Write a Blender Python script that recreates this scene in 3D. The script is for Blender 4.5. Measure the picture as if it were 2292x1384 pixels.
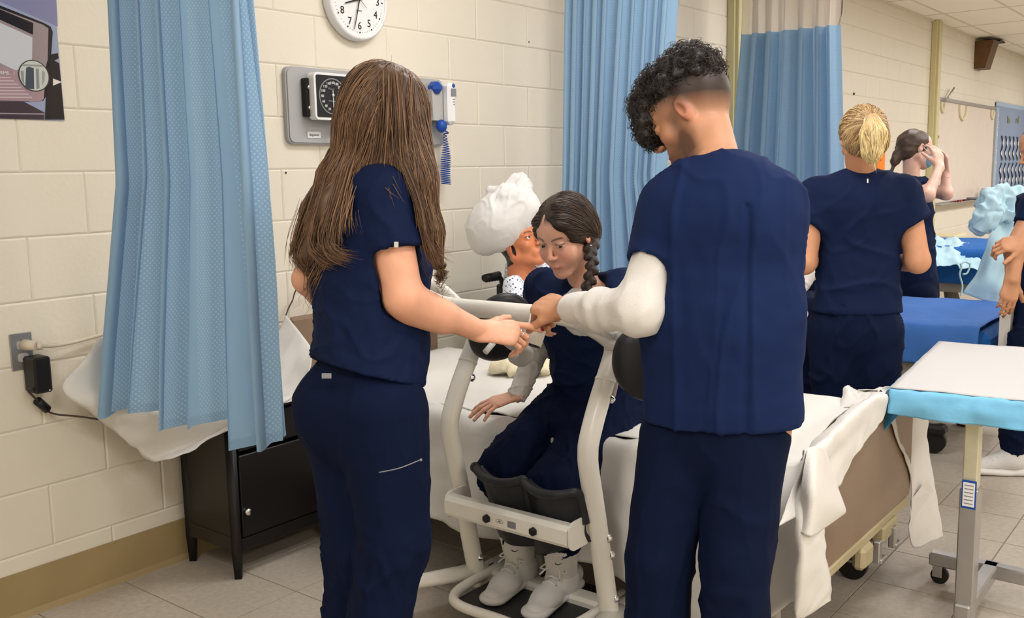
import bpy, math, random
import numpy as np
from mathutils import Vector, Matrix
random.seed(7); rng = np.random.default_rng(7)
for o in list(bpy.data.objects): bpy.data.objects.remove(o)
C = bpy.context.scene.collection
A = np.array
# ------------------------------------------------------------ camera (solved from the block courses of the wall)
FPX, YAW, PITCH, ROLL = 2155.63, 0.90352235, 0.14216517, -0.01878404
_f = A([math.sin(YAW)*math.cos(PITCH), math.cos(YAW)*math.cos(PITCH), -math.sin(PITCH)])
_r = A([math.cos(YAW), -math.sin(YAW), 0.]); _u = np.cross(_r, _f)
_r, _u = math.cos(ROLL)*_r+math.sin(ROLL)*_u, -math.sin(ROLL)*_r+math.cos(ROLL)*_u
EYE = A([0., 0., 1.405])
cam = bpy.data.cameras.new('camera'); co = bpy.data.objects.new('camera', cam); C.objects.link(co)
cam.sensor_fit = 'HORIZONTAL'; cam.sensor_width = 36; cam.lens = FPX/2292*36; cam.clip_start = .05; cam.clip_end = 60
co.matrix_world = Matrix(((_r[0], _u[0], -_f[0], 0), (_r[1], _u[1], -_f[1], 0), (_r[2], _u[2], -_f[2], 1.405), (0, 0, 0, 1)))
sc = bpy.context.scene; sc.camera = co
# ------------------------------------------------------------ light and exposure
w = bpy.data.worlds.new('world'); sc.world = w; w.use_nodes = True
w.node_tree.nodes['Background'].inputs[0].default_value = (1, .95, .88, 1); w.node_tree.nodes['Background'].inputs[1].default_value = .35
def troffer_light(x, y, p, sx=1.1, sy=.5):
    l = bpy.data.lights.new('troffer_light', 'AREA'); l.shape = 'RECTANGLE'; l.size = sx; l.size_y = sy; l.energy = p; l.color = (.99, .97, .97)
    o = bpy.data.objects.new('troffer_light', l); C.objects.link(o); o.location = (x, y, 2.93)
for x, y, p in ((-.3, .9, 34), (1.9, .0, 30), (4.3, .0, 13), (6.7, .0, 50), (9.6, .3, 60), (3.4, -2.6, 34), (6.5, -2.2, 44), (.4, -2.4, 72), (12.5, .6, 80), (3.0, 1.75, 30), (15.8, .8, 90), (6.6, 1.7, 24)):
    troffer_light(x, y, p)
vs = sc.view_settings; vs.view_transform = 'Standard'; vs.look = 'None'; vs.gamma = 1; vs.use_curve_mapping = False; vs.exposure = 0.0
# ------------------------------------------------------------ geometry helpers
def at(x, y, **k):
    "the point of the room seen at photo pixel x, y: on plane X, Y or Z, or at depth D metres"
    ray = _f+_r*(x-1146)/FPX-_u*(y-692)/FPX
    (a, v), = k.items()
    t = {'X': v/ray[0], 'Y': v/ray[1], 'Z': (v-1.405)/ray[2], 'D': v}[a]
    return EYE+ray*t
def nrm(v): v = A(v, float); return v/(np.linalg.norm(v)+1e-12)
def mesh_np(name, V, F, mats=None, smooth=True, col=None):
    V = np.asarray(V, np.float32); F = np.asarray(F, np.int32)
    me = bpy.data.meshes.new(name); n = F.shape[1]
    me.vertices.add(len(V)); me.vertices.foreach_set('co', V.ravel())
    me.loops.add(F.size); me.loops.foreach_set('vertex_index', F.ravel())
    me.polygons.add(len(F)); me.polygons.foreach_set('loop_start', np.arange(0, F.size, n, dtype=np.int32))
    me.update(calc_edges=True)
    me.polygons.foreach_set('use_smooth', np.full(len(F), smooth))
    if col is not None:
        c = np.ones((len(V), 4), np.float32); c[:, :3] = col
        a = me.color_attributes.new('Col', 'FLOAT_COLOR', 'POINT'); a.data.foreach_set('color', c.ravel())
    return me
def link(name, me, mat, parent=None, loc=None):
    "one mesh object; V of the mesh given in world space, origin moved to the parent's or to the thing's base"
    n = len(me.vertices); V = np.empty(n*3, np.float32); me.vertices.foreach_get('co', V); V = V.reshape(-1, 3)
    if parent is not None:
        off = wloc(parent)
    elif loc is not None: off = A(loc, float)
    else: off = A([(V[:, 0].min()+V[:, 0].max())/2, (V[:, 1].min()+V[:, 1].max())/2, V[:, 2].min()])
    me.vertices.foreach_set('co', (V-off).astype(np.float32).ravel()); me.update()
    o = bpy.data.objects.new(name, me); C.objects.link(o)
    if parent is not None: o.parent = parent
    else: o.location = off
    for m in (mat if isinstance(mat, (list, tuple)) else [mat]): me.materials.append(m)
    return o
def wloc(o):
    p = A(o.location, float)
    while o.parent: o = o.parent; p = p+A(o.location, float)
    return p
def tag(o, label=None, cat=None, group=None, kind=None):
    if label: o['label'] = label
    if cat: o['category'] = cat
    if group: o['group'] = group
    if kind: o['kind'] = kind
    return o
def thing(name, loc, label, cat, group=None):
    o = bpy.data.objects.new(name, None); C.objects.link(o); o.location = loc; o.empty_display_size = .05
    return tag(o, label, cat, group)
class MB:
    "collects tris and quads of several primitives into one mesh"
    def __init__(s): s.v = []; s.f = []; s.m = []; s.sm = []; s.mi = 0
    def add(s, V, F, smooth=False):
        b = len(s.v); s.v += [tuple(map(float, p)) for p in V]
        for f in F: s.f.append([b+i for i in f]); s.m.append(s.mi); s.sm.append(smooth)
        return s
    def box(s, c, d, bev=.0, R=None):
        hx, hy, hz = [q/2 for q in d]; b = min(bev, hx*.99, hy*.99, hz*.99)
        if b <= 0:
            V = [(x*hx, y*hy, z*hz) for x in (-1, 1) for y in (-1, 1) for z in (-1, 1)]
            F = [(0, 1, 3, 2), (4, 6, 7, 5), (0, 4, 5, 1), (2, 3, 7, 6), (0, 2, 6, 4), (1, 5, 7, 3)]
        else:
            V = []; ix = {}
            for x in (-1, 1):
                for y in (-1, 1):
                    for z in (-1, 1):
                        for k in range(3):
                            q = [x*(hx-b), y*(hy-b), z*(hz-b)]; q[k] = (x*hx, y*hy, z*hz)[k]
                            ix[x, y, z, k] = len(V); V.append(q)
            F = []
            for k in range(3):
                a, c2 = (k+1) % 3, (k+2) % 3
                for sg in (-1, 1):
                    q = []
                    for u, v in ((-1, -1), (1, -1), (1, 1), (-1, 1)):
                        t = [0, 0, 0]; t[k] = sg; t[a] = u; t[c2] = v; q.append(ix[t[0], t[1], t[2], k])
                    F.append(q if sg > 0 else q[::-1])
            for k in range(3):
                a, c2 = (k+1) % 3, (k+2) % 3
                for u in (-1, 1):
                    for v in (-1, 1):
                        def T(e, w_):
                            t = [0, 0, 0]; t[k] = e; t[a] = u; t[c2] = v; return ix[t[0], t[1], t[2], w_]
                        q = [T(-1, a), T(1, a), T(1, c2), T(-1, c2)]; F.append(q if u*v > 0 else q[::-1])
            for x in (-1, 1):
                for y in (-1, 1):
                    for z in (-1, 1):
                        q = [ix[x, y, z, 0], ix[x, y, z, 1], ix[x, y, z, 2]]; F.append(q if x*y*z > 0 else q[::-1])
        V = A(V, float)
        if R is not None: V = V@A(R).T
        return s.add(V+A(c, float), F)
    def tube(s, pts, r, n=12, caps=True, close=False, flat=None):
        pts = [A(p, float) for p in pts]; m = len(pts)
        rr = r if isinstance(r, (list, tuple, np.ndarray)) else [r]*m
        tg = []
        for i in range(m):
            a = pts[i-1] if (i > 0 or close) else pts[i]; b = pts[(i+1) % m] if (i < m-1 or close) else pts[i]
            tg.append(nrm(b-a))
        up = A([0, 0, 1.]) if abs(tg[0][2]) < .9 else A([1., 0, 0]); N = nrm(np.cross(tg[0], up)); V = []
        for i in range(m):
            N = nrm(N-tg[i]*np.dot(N, tg[i])); B = np.cross(tg[i], N)
            for k in range(n):
                a = 2*math.pi*k/n; V.append(pts[i]+rr[i]*(math.cos(a)*N+math.sin(a)*B*(flat or 1)))
        F = []
        for i in range(m if close else m-1):
            for k in range(n):
                a, b = i*n+k, i*n+(k+1) % n; c_, d = ((i+1) % m)*n+(k+1) % n, ((i+1) % m)*n+k; F.append((a, b, c_, d))
        s.add(V, F, True)
        if caps and not close:
            b = len(s.v)-len(V)
            s.f.append([b+k for k in range(n)][::-1]); s.f.append([b+(m-1)*n+k for k in range(n)]); s.m += [s.mi]*2; s.sm += [False]*2
        return s
    def cyl(s, a, b, r, n=16, r2=None): return s.tube([a, b], [r, r if r2 is None else r2], n)
    def lathe(s, c, prof, n=24, axis=(0, 0, 1), smooth=True):
        ax = nrm(axis); t = A([1., 0, 0]) if abs(ax[0]) < .9 else A([0, 1., 0]); u = nrm(np.cross(ax, t)); v = np.cross(ax, u)
        V = [A(c)+ax*h+rad*(math.cos(2*math.pi*k/n)*u+math.sin(2*math.pi*k/n)*v) for rad, h in prof for k in range(n)]
        F = [(i*n+k, i*n+(k+1) % n, (i+1)*n+(k+1) % n, (i+1)*n+k) for i in range(len(prof)-1) for k in range(n)]
        return s.add(V, F, smooth)
    def ball(s, c, r, n=16, R=None):
        r = A(r if hasattr(r, '__len__') else (r, r, r), float); V = []; m = n//2
        for i in range(m+1):
            t = math.pi*i/m
            for k in range(n):
                a = 2*math.pi*k/n; V.append((math.sin(t)*math.cos(a), math.sin(t)*math.sin(a), math.cos(t)))
        V = A(V)*r
        if R is not None: V = V@A(R).T
        F = [(i*n+k, (i+1)*n+k, (i+1)*n+(k+1) % n, i*n+(k+1) % n) for i in range(m) for k in range(n)]
        return s.add(V+A(c, float), F, True)
    def prism(s, poly, o, ux, uy, h):
        "polygon poly (2-D) in the plane o, ux, uy, thickness h along ux x uy"
        o, ux, uy = A(o, float), A(ux, float), A(uy, float); n_ = nrm(np.cross(ux, uy)); n = len(poly)
        V = [o+ux*p[0]+uy*p[1] for p in poly]; V += [q+n_*h for q in V]
        F = [list(range(n))[::-1], list(range(n, 2*n))]+[(i, (i+1) % n, n+(i+1) % n, n+i) for i in range(n)]
        return s.add(V, F)
    def build(s, name, mats, parent=None, loc=None):
        me = bpy.data.meshes.new(name); me.from_pydata(s.v, [], s.f)
        me.polygons.foreach_set('material_index', s.m); me.polygons.foreach_set('use_smooth', s.sm); me.update()
        return link(name, me, mats, parent, loc)
def rrect(w, h, r, n=5):
    P = []
    for cx, cy, a0 in ((w/2-r, h/2-r, 0), (-w/2+r, h/2-r, 90), (-w/2+r, -h/2+r, 180), (w/2-r, -h/2+r, 270)):
        for i in range(n+1):
            a = math.radians(a0+90*i/n); P.append((cx+r*math.cos(a), cy+r*math.sin(a)))
    return P
def smooth_path(P, n=8):
    P = [A(p, float) for p in P]; out = []
    for i in range(len(P)-1):
        p0, p1, p2, p3 = P[max(i-1, 0)], P[i], P[i+1], P[min(i+2, len(P)-1)]
        for k in range(n):
            t = k/n; out.append(.5*((2*p1)+(-p0+p2)*t+(2*p0-5*p1+4*p2-p3)*t*t+(-p0+3*p1-3*p2+p3)*t**3))
    out.append(P[-1]); return out
# smooth pseudo-noise, vectorised
_K = rng.normal(size=(3, 9, 3)); _K /= np.linalg.norm(_K, axis=2, keepdims=True); _PH = rng.uniform(0, 6.28, (3, 9))
def noise(P, f=1., s=0):
    "P (n,3) -> about -1..1"
    o = 0
    for k in range(9):
        o = o+np.sin((P@_K[s % 3, k])*f*(1+.23*k)*6.28+_PH[s % 3, k]+1.3*np.sin((P@_K[(s+1) % 3, k])*f*3.1+_PH[(s+1) % 3, k]))
    return o/4.2
def patch(name, rows, mat, parent=None, nu=8, nv=8, thick=.002, wr=0., wf=6., loc=None, fn=None):
    "cloth through a grid of 3-D control points (Catmull-Rom both ways), wrinkled, with a thickness"
    R = [smooth_path(r, nu) for r in rows]; cols = list(zip(*R)); G = A([smooth_path(c, nv) for c in cols]).transpose(1, 0, 2)
    h, w_ = G.shape[:2]; du = np.gradient(G, axis=1); dv = np.gradient(G, axis=0); N = np.cross(du, dv); N /= np.linalg.norm(N, axis=2, keepdims=True)+1e-9
    if wr: G = G+N*(wr*(noise(G.reshape(-1, 3), wf).reshape(h, w_, 1)+.5*noise(G.reshape(-1, 3), wf*2.3, 1).reshape(h, w_, 1)))
    if fn is not None: G = fn(G, N)
    V = np.concatenate([G.reshape(-1, 3), (G-N*thick).reshape(-1, 3)]); n = h*w_
    i = np.arange(n).reshape(h, w_); a, b, c_, d = i[:-1, :-1].ravel(), i[:-1, 1:].ravel(), i[1:, 1:].ravel(), i[1:, :-1].ravel()
    F = [np.stack([a, b, c_, d], 1), np.stack([d, c_, b, a], 1)+n]
    ring = np.concatenate([i[0, :], i[1:, -1], i[-1, -2::-1], i[-2:0:-1, 0]]); r2 = np.roll(ring, -1)
    F.append(np.stack([ring, ring+n, r2+n, r2], 1))
    return link(name, mesh_np(name, V, np.concatenate(F)), mat, parent, loc)
# ------------------------------------------------------------ materials
def mat(name, col, rough=.6, metal=0., bump=0., bscale=40., var=0., vscale=6., spec=.35, attr=False, sheen=0., sss=0., trans=0., coat=0.):
    m = bpy.data.materials.new(name); m.use_nodes = True; nt = m.node_tree; b = nt.nodes['Principled BSDF']; L = nt.links.new
    b.inputs['Roughness'].default_value = rough; b.inputs['Metallic'].default_value = metal; b.inputs['Specular IOR Level'].default_value = spec
    tc = nt.nodes.new('ShaderNodeTexCoord')
    nz = nt.nodes.new('ShaderNodeTexNoise'); nz.inputs['Scale'].default_value = vscale; nz.inputs['Detail'].default_value = 4; L(tc.outputs['Object'], nz.inputs['Vector'])
    mr = nt.nodes.new('ShaderNodeMapRange'); mr.inputs[1].default_value = .3; mr.inputs[2].default_value = .7; mr.inputs[3].default_value = 1-var; mr.inputs[4].default_value = 1+var; L(nz.outputs[0], mr.inputs[0])
    mx = nt.nodes.new('ShaderNodeVectorMath'); mx.operation = 'MULTIPLY'; L(mr.outputs[0], mx.inputs[1])
    if attr:
        at_ = nt.nodes.new('ShaderNodeAttribute'); at_.attribute_name = 'Col'; L(at_.outputs['Color'], mx.inputs[0])
    else: mx.inputs[0].default_value = col[:3]
    L(mx.outputs[0], b.inputs['Base Color'])
    if bump:
        n2 = nt.nodes.new('ShaderNodeTexNoise'); n2.inputs['Scale'].default_value = bscale; n2.inputs['Detail'].default_value = 3; L(tc.outputs['Object'], n2.inputs['Vector'])
        bp = nt.nodes.new('ShaderNodeBump'); bp.inputs['Strength'].default_value = bump; bp.inputs['Distance'].default_value = .01; L(n2.outputs[0], bp.inputs['Height']); L(bp.outputs[0], b.inputs['Normal'])
    if sheen: b.inputs['Sheen Weight'].default_value = sheen; b.inputs['Sheen Roughness'].default_value = .5
    if sss: b.inputs['Subsurface Weight'].default_value = sss; b.inputs['Subsurface Radius'].default_value = (1, .35, .2); b.inputs['Subsurface Scale'].default_value = .006
    if coat: b.inputs['Coat Weight'].default_value = coat; b.inputs['Coat Roughness'].default_value = .15
    if trans:
        t = nt.nodes.new('ShaderNodeBsdfTransparent'); ms = nt.nodes.new('ShaderNodeMixShader'); ms.inputs[0].default_value = trans
        L(b.outputs[0], ms.inputs[1]); L(t.outputs[0], ms.inputs[2]); L(ms.outputs[0], nt.nodes['Material Output'].inputs[0])
    return m
def s2l(r, g, b):
    f = lambda c: (c/255/12.92 if c/255 <= .04045 else ((c/255+.055)/1.055)**2.4); return (f(r), f(g), f(b))
M = {}
M['wall'] = mat('painted_block', s2l(228, 220, 203), .5, bump=.12, bscale=60, var=.02, vscale=2)
M['mortar'] = mat('painted_mortar', s2l(228, 220, 203), .6, bump=.1, bscale=80)
M['cove'] = mat('vinyl_cove', s2l(158, 138, 98), .45, var=.06, vscale=5)
M['floor'] = mat('vinyl_tile', s2l(178, 168, 154), .42, var=.10, vscale=55, bump=.02)
M['floor2'] = mat('vinyl_tile_joint', s2l(148, 140, 127), .6)
M['ceil'] = mat('ceiling_panel', s2l(246, 240, 228), .9, bump=.25, bscale=160, var=.03, vscale=120)
M['tee'] = mat('ceiling_tee', s2l(222, 212, 190), .5)
M['column'] = mat('cream_steel', s2l(205, 196, 150), .5, var=.03)
M['navy'] = mat('navy_fabric', s2l(15, 28, 60), .8, spec=.12, bump=.05, bscale=500, var=.06, vscale=9)
M['navy2'] = mat('navy_fabric_royal', s2l(21, 37, 77), .8, spec=.12, bump=.05, bscale=500, var=.06, vscale=9)
M['navyp'] = mat('navy_trousers', s2l(12, 22, 49), .85, spec=.1, bump=.05, bscale=500, var=.06, vscale=9)
M['skin'] = mat('skin', (1, 1, 1), .48, attr=True, bump=.06, bscale=350, var=.05, vscale=25, sss=.12, spec=.4)
M['plastic_skin'] = mat('moulded_vinyl_skin', (1, 1, 1), .38, attr=True, sss=.05)
M['white_knit'] = mat('white_knit', s2l(222, 219, 214), .85, bump=.2, bscale=400, sheen=.2)
M['sheet'] = mat('white_sheet', s2l(222, 219, 213), .85, spec=.15, bump=.12, bscale=300)
M['linen'] = mat('white_linen_bag', s2l(226, 224, 221), .8, bump=.15, bscale=220)
M['cream'] = mat('cream_cloth', s2l(222, 212, 180), .9, bump=.2, bscale=120)
M['white_metal'] = mat('white_enamel', s2l(238, 234, 224), .32, coat=.3)
M['chrome'] = mat('chrome', (.75, .75, .75), .18, 1.)
M['steel'] = mat('brushed_steel', s2l(176, 174, 172), .35, .8, var=.08, vscale=12)
M['postcream'] = mat('worn_cream_post', s2l(205, 200, 172), .4, .3, var=.12, vscale=14)
M['black'] = mat('black_plastic', s2l(22, 22, 24), .45)
M['pad'] = mat('black_vinyl_pad', s2l(36, 37, 40), .42, bump=.04, bscale=60)
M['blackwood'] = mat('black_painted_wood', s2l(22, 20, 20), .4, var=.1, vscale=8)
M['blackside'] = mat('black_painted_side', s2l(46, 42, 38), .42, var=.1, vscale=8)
M['dark'] = mat('dark_metal', s2l(40, 38, 36), .5, .4)
M['greyplastic'] = mat('grey_plastic', s2l(176, 174, 172), .5)
M['panelgrey'] = mat('grey_wall_panel', s2l(172, 172, 173), .5)
M['bedgrey'] = mat('bed_grey', s2l(158, 152, 142), .5, var=.05)
M['brown'] = mat('brown_laminate', s2l(134, 112, 92), .42, var=.05, vscale=5)
M['beigemetal'] = mat('beige_metal', s2l(176, 164, 130), .5, .2, var=.06)
M['blue'] = mat('royal_blue_cloth', s2l(58, 106, 178), .85, bump=.1, bscale=150, var=.04)
M['blue2'] = mat('bright_blue_cloth', s2l(18, 88, 160), .8, bump=.1, bscale=150, var=.06)
M['gown'] = mat('light_blue_gown', s2l(186, 220, 234), .6, bump=.1, bscale=60, trans=.2)
M['padblue'] = mat('blue_drape_film', s2l(120, 190, 228), .4, bump=.1, bscale=60, var=.05)
M['padwhite'] = mat('white_absorbent_pad', s2l(196, 195, 194), .9, spec=.1, bump=.05)
M['cord'] = mat('dark_cord', s2l(70, 58, 50), .6)
M['cordwhite'] = mat('ivory_cord', s2l(214, 204, 184), .5)
M['speaker'] = mat('walnut_speaker', s2l(96, 66, 36), .5, var=.15, vscale=14)
M['red'] = mat('red_plastic', s2l(178, 30, 36), .4)
M['nail'] = mat('red_nail', s2l(140, 26, 34), .15)
M['orange'] = mat('orange_plastic', s2l(255, 140, 30), .5)
M['bluep'] = mat('blue_plastic', s2l(22, 72, 160), .4)
M['whitep'] = mat('white_plastic', s2l(232, 232, 232), .35)
M['ink'] = mat('black_ink', s2l(28, 28, 30), .6)
M['inkgrey'] = mat('grey_ink', s2l(130, 132, 136), .6)
M['bulletin'] = mat('blue_grey_felt', s2l(136, 150, 172), .9)
M['bullborder'] = mat('pale_blue_border', s2l(160, 178, 196), .8)
M['wboard'] = mat('whiteboard', s2l(226, 214, 202), .25, var=.02)
M['shoe'] = mat('white_leather', s2l(222, 220, 218), .5, bump=.05, bscale=120)
M['shoe2'] = mat('white_mesh_shoe', s2l(216, 214, 212), .8, bump=.3, bscale=200)
M['sole'] = mat('white_rubber', s2l(226, 224, 222), .55)
M['mask'] = mat('blue_mask', s2l(130, 180, 212), .8)
M['glass'] = mat('dark_lens', s2l(60, 52, 56), .1)
M['gold'] = mat('silver_ring', (.8, .78, .72), .2, 1.)
def curtain_mat():
    m = mat('blue_woven_curtain', s2l(136, 176, 212), .7, sheen=.25); nt = m.node_tree; L = nt.links.new; b = nt.nodes['Principled BSDF']
    a = nt.nodes.new('ShaderNodeAttribute'); a.attribute_name = 'Col'          # r, g = metres along and down the cloth
    sp = nt.nodes.new('ShaderNodeSeparateColor'); L(a.outputs['Color'], sp.inputs[0])
    def mth(op, x, y=None, z=None):
        n = nt.nodes.new('ShaderNodeMath'); n.operation = op
        for i, q in enumerate((x, y, z)):
            if q is None: continue
            if isinstance(q, (int, float)): n.inputs[i].default_value = q
            else: L(q, n.inputs[i])
        return n.outputs[0]
    k = 2*math.pi/.0085
    u = mth('SINE', mth('MULTIPLY', sp.outputs[0], k)); v = mth('SINE', mth('MULTIPLY', sp.outputs[1], k*.55))
    dots = mth('GREATER_THAN', mth('MULTIPLY', u, v), .42)
    # the dots come in bands woven down the cloth
    bands = mth('GREATER_THAN', mth('SINE', mth('MULTIPLY', sp.outputs[0], 2*math.pi/.23)), .15)
    f = mth('MULTIPLY', dots, bands)
    mx = nt.nodes.new('ShaderNodeMix'); mx.data_type = 'RGBA'; L(f, mx.inputs[0]); mx.inputs[6].default_value = (*s2l(150, 186, 216), 1); mx.inputs[7].default_value = (*s2l(174, 206, 232), 1)
    L(mx.outputs[2], b.inputs['Base Color'])
    tr = nt.nodes.new('ShaderNodeBsdfTranslucent'); L(mx.outputs[2], tr.inputs[0]); ms = nt.nodes.new('ShaderNodeMixShader'); ms.inputs[0].default_value = .24
    L(b.outputs[0], ms.inputs[1]); L(tr.outputs[0], ms.inputs[2]); L(ms.outputs[0], nt.nodes['Material Output'].inputs[0])
    return m
M['curtain'] = curtain_mat()
def mesh_net_mat():
    m = mat('white_net', s2l(222, 212, 200), .8); nt = m.node_tree; L = nt.links.new; b = nt.nodes['Principled BSDF']
    t = nt.nodes.new('ShaderNodeBsdfTransparent'); ms = nt.nodes.new('ShaderNodeMixShader'); ms.inputs[0].default_value = .45
    L(b.outputs[0], ms.inputs[1]); L(t.outputs[0], ms.inputs[2]); L(ms.outputs[0], nt.nodes['Material Output'].inputs[0]); return m
M['net'] = mesh_net_mat()
def gown_dots():
    m = mat('patterned_gown', s2l(226, 230, 236), .85); nt = m.node_tree; L = nt.links.new; b = nt.nodes['Principled BSDF']
    tc = nt.nodes.new('ShaderNodeTexCoord'); mp = nt.nodes.new('ShaderNodeMapping'); mp.inputs['Scale'].default_value = (70, 70, 70); mp.inputs['Rotation'].default_value = (.3, .5, .785); L(tc.outputs['Object'], mp.inputs[0])
    v = nt.nodes.new('ShaderNodeTexVoronoi'); v.inputs['Randomness'].default_value = .05; v.inputs['Scale'].default_value = 1; L(mp.outputs[0], v.inputs['Vector'])
    c = nt.nodes.new('ShaderNodeMath'); c.operation = 'LESS_THAN'; c.inputs[1].default_value = .28; L(v.outputs['Distance'], c.inputs[0])
    mx = nt.nodes.new('ShaderNodeMix'); mx.data_type = 'RGBA'; L(c.outputs[0], mx.inputs[0]); mx.inputs[6].default_value = (*s2l(222, 228, 236), 1); mx.inputs[7].default_value = (*s2l(60, 70, 92), 1); L(mx.outputs[2], b.inputs['Base Color']); return m
M['gowndots'] = gown_dots()
def hair_mat(name, rough=.5):
    m = mat(name, (1, 1, 1), rough, attr=True, var=.12, vscale=30, spec=.5); return m
M['hair'] = hair_mat('hair')
# ============================================================ SETTING
XW0, XW1, YW, ZC = -.6, 19., 3.09, 2.965
BW, BH, Z0 = .4064, .2032, 1.429
def struct(name, mb, m, parent=None): return tag(mb.build(name, m, parent), kind='structure')
wall = MB(); wall.box(((XW0+XW1)/2, YW+.054, ZC/2), (XW1-XW0, .1, ZC)); wl = struct('wall_left', wall, M['mortar'])
def in_view(p):
    d = A(p)-EYE; z = d@_f
    if z < .3: return None
    x, y = 1146+FPX*(d@_r)/z, 692-FPX*(d@_u)/z
    return (x, y, z) if -60 < x < 2350 and -60 < y < 1440 else None
def block_geo(x0, x1, z0, z1, g=.0006, ch=.0062):
    "front and chamfered edges of one block, proud of the mortar by 4 mm"
    a, b, c_, d = x0+g/2, x1-g/2, z0+g/2, z1-g/2; y = YW; yb = YW+(.0032)
    V = [(a, yb, c_), (b, yb, c_), (b, yb, d), (a, yb, d), (a+ch, y, c_+ch), (b-ch, y, c_+ch), (b-ch, y, d-ch), (a+ch, y, d-ch)]
    return V, [(4, 5, 6, 7), (0, 1, 5, 4), (1, 2, 6, 5), (2, 3, 7, 6), (3, 0, 4, 7)]
cells = []
for r in range(-8, 9):
    z0, z1 = max(Z0+r*BH, 0.), min(Z0+(r+1)*BH, ZC)
    if z1-z0 < .01: continue
    x = 1.45-BW*6+(BW/2 if r % 2 else 0)
    while x < XW1:
        x0, x1 = max(x, XW0), min(x+BW, XW1)
        if x1-x0 > .02:
            q = in_view(((x0+x1)/2, YW, (z0+z1)/2)) or in_view((x0, YW, (z0+z1)/2)) or in_view((x1, YW, (z0+z1)/2))
            cells.append((q[2] if q else 99, x0, x1, z0, z1))
        x += BW
cells.sort(); cache = {}
for d, x0, x1, z0, z1 in cells[:300]:
    key = (round(x1-x0, 3), round(z1-z0, 3))
    if key not in cache:
        V, F = block_geo(0, x1-x0, 0, z1-z0); me = bpy.data.meshes.new('block'); me.from_pydata([(v[0], v[1]-YW, v[2]) for v in V], [], F); me.materials.append(M['wall']); cache[key] = me
    o = bpy.data.objects.new('block', cache[key]); C.objects.link(o); o.parent = wl; o.location = A([x0, YW+random.uniform(-.0006, .0006), z0])-A(wl.location)
rest = MB()
for d, x0, x1, z0, z1 in cells[300:]: rest.add(*block_geo(x0, x1, z0, z1))
tag(rest.build('blocks', M['wall'], wl), kind='stuff')
# floor tiles
TS = .3048; fl = MB(); fl.box(((XW0+XW1)/2, (YW-3.6)/2, -.055), (XW1-XW0, YW+3.6, .1)); flo = struct('floor', fl, M['floor2'])
tiles = []
y = .996-TS*15
while y < YW:
    x = 3.2-TS*13
    while x < XW1:
        q = in_view((x+TS/2, y+TS/2, 0)); tiles.append((q[2] if q else 99, x, y)); x += TS
    y += TS
tiles.sort(); tm = None
def tile_geo(dx=0, dy=0, w_=TS, h=TS, g=.0016, ch=.001):
    V = [(dx+g, dy+g, -.004), (dx+w_-g, dy+g, -.004), (dx+w_-g, dy+h-g, -.004), (dx+g, dy+h-g, -.004)]
    V += [(dx+g+ch, dy+g+ch, 0), (dx+w_-g-ch, dy+g+ch, 0), (dx+w_-g-ch, dy+h-g-ch, 0), (dx+g+ch, dy+h-g-ch, 0)]
    return V, [(4, 5, 6, 7), (0, 1, 5, 4), (1, 2, 6, 5), (2, 3, 7, 6), (3, 0, 4, 7)]
V, F = tile_geo(); tm = bpy.data.meshes.new('tile'); tm.from_pydata(V, [], F); tm.materials.append(M['floor'])
rest = MB()
for i, (d, x, y) in enumerate(tiles):
    hh = min(TS, YW-y)
    if i < 300 and hh > TS-.001:
        o = bpy.data.objects.new('tile', tm); C.objects.link(o); o.parent = flo; o.location = A([x, y, 0])-A(flo.location)
    else: rest.add(*tile_geo(x, y, min(TS, XW1-x), hh))
tag(rest.build('tiles', M['floor'], flo), kind='stuff')
# ceiling
ce = MB(); ce.box(((XW0+XW1)/2, (YW-3.6)/2, ZC+.07), (XW1-XW0, YW+3.6, .1)); ceo = struct('ceiling', ce, M['ceil'])
pm = {}
ys = [2.872-.61*k for k in range(0, 10)]; xs = [9.9-1.2*k for k in range(8, -8, -1)]; tee = MB()
yb = [YW]+ys
for j in range(len(yb)-1):
    y1, y0 = yb[j], yb[j+1]
    for i in range(len(xs)-1):
        x0, x1 = max(xs[i], XW0), min(xs[i+1], XW1)
        if x1 <= x0: continue
        k = (round(x1-x0, 3), round(y1-y0, 3))
        if k not in pm:
            m_ = MB(); m_.box(((x1-x0)/2, (y1-y0)/2, .01), (x1-x0-.022, y1-y0-.022, .016), .004); me = bpy.data.meshes.new('panel'); me.from_pydata(m_.v, [], m_.f); me.materials.append(M['ceil']); pm[k] = me
        o = bpy.data.objects.new('panel', pm[k]); C.objects.link(o); o.parent = ceo; o.location = A([x0, y0, ZC])-A(ceo.location)
for y_ in ys: tee.box(((XW0+XW1)/2, y_, ZC+.003), (XW1-XW0, .024, .008))
for x_ in xs:
    if XW0 < x_ < XW1: tee.box((x_, (YW-3.2)/2, ZC+.003), (.024, YW+3.2, .0085))
tag(tee.build('tee_grid', M['tee'], ceo), 'painted steel grid between the ceiling panels')
edge = MB(); edge.box(((XW0+XW1)/2, YW-.012, ZC-.006), (XW1-XW0, .024, .012)); struct('trim_1', edge, M['tee'])
bs = MB(); L_ = XW1-XW0
bs.add([(XW0, YW, 0), (XW1, YW, 0), (XW1, YW-.014, 0), (XW0, YW-.014, 0), (XW0, YW, .154), (XW1, YW, .154), (XW1, YW-.004, .156), (XW0, YW-.004, .156), (XW0, YW-.004, .02), (XW1, YW-.004, .02)],
       [(4, 5, 6, 7)[::-1], (7, 6, 9, 8)[::-1], (8, 9, 2, 3)[::-1]])
struct('baseboard_left', bs, M['cove'])
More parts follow.
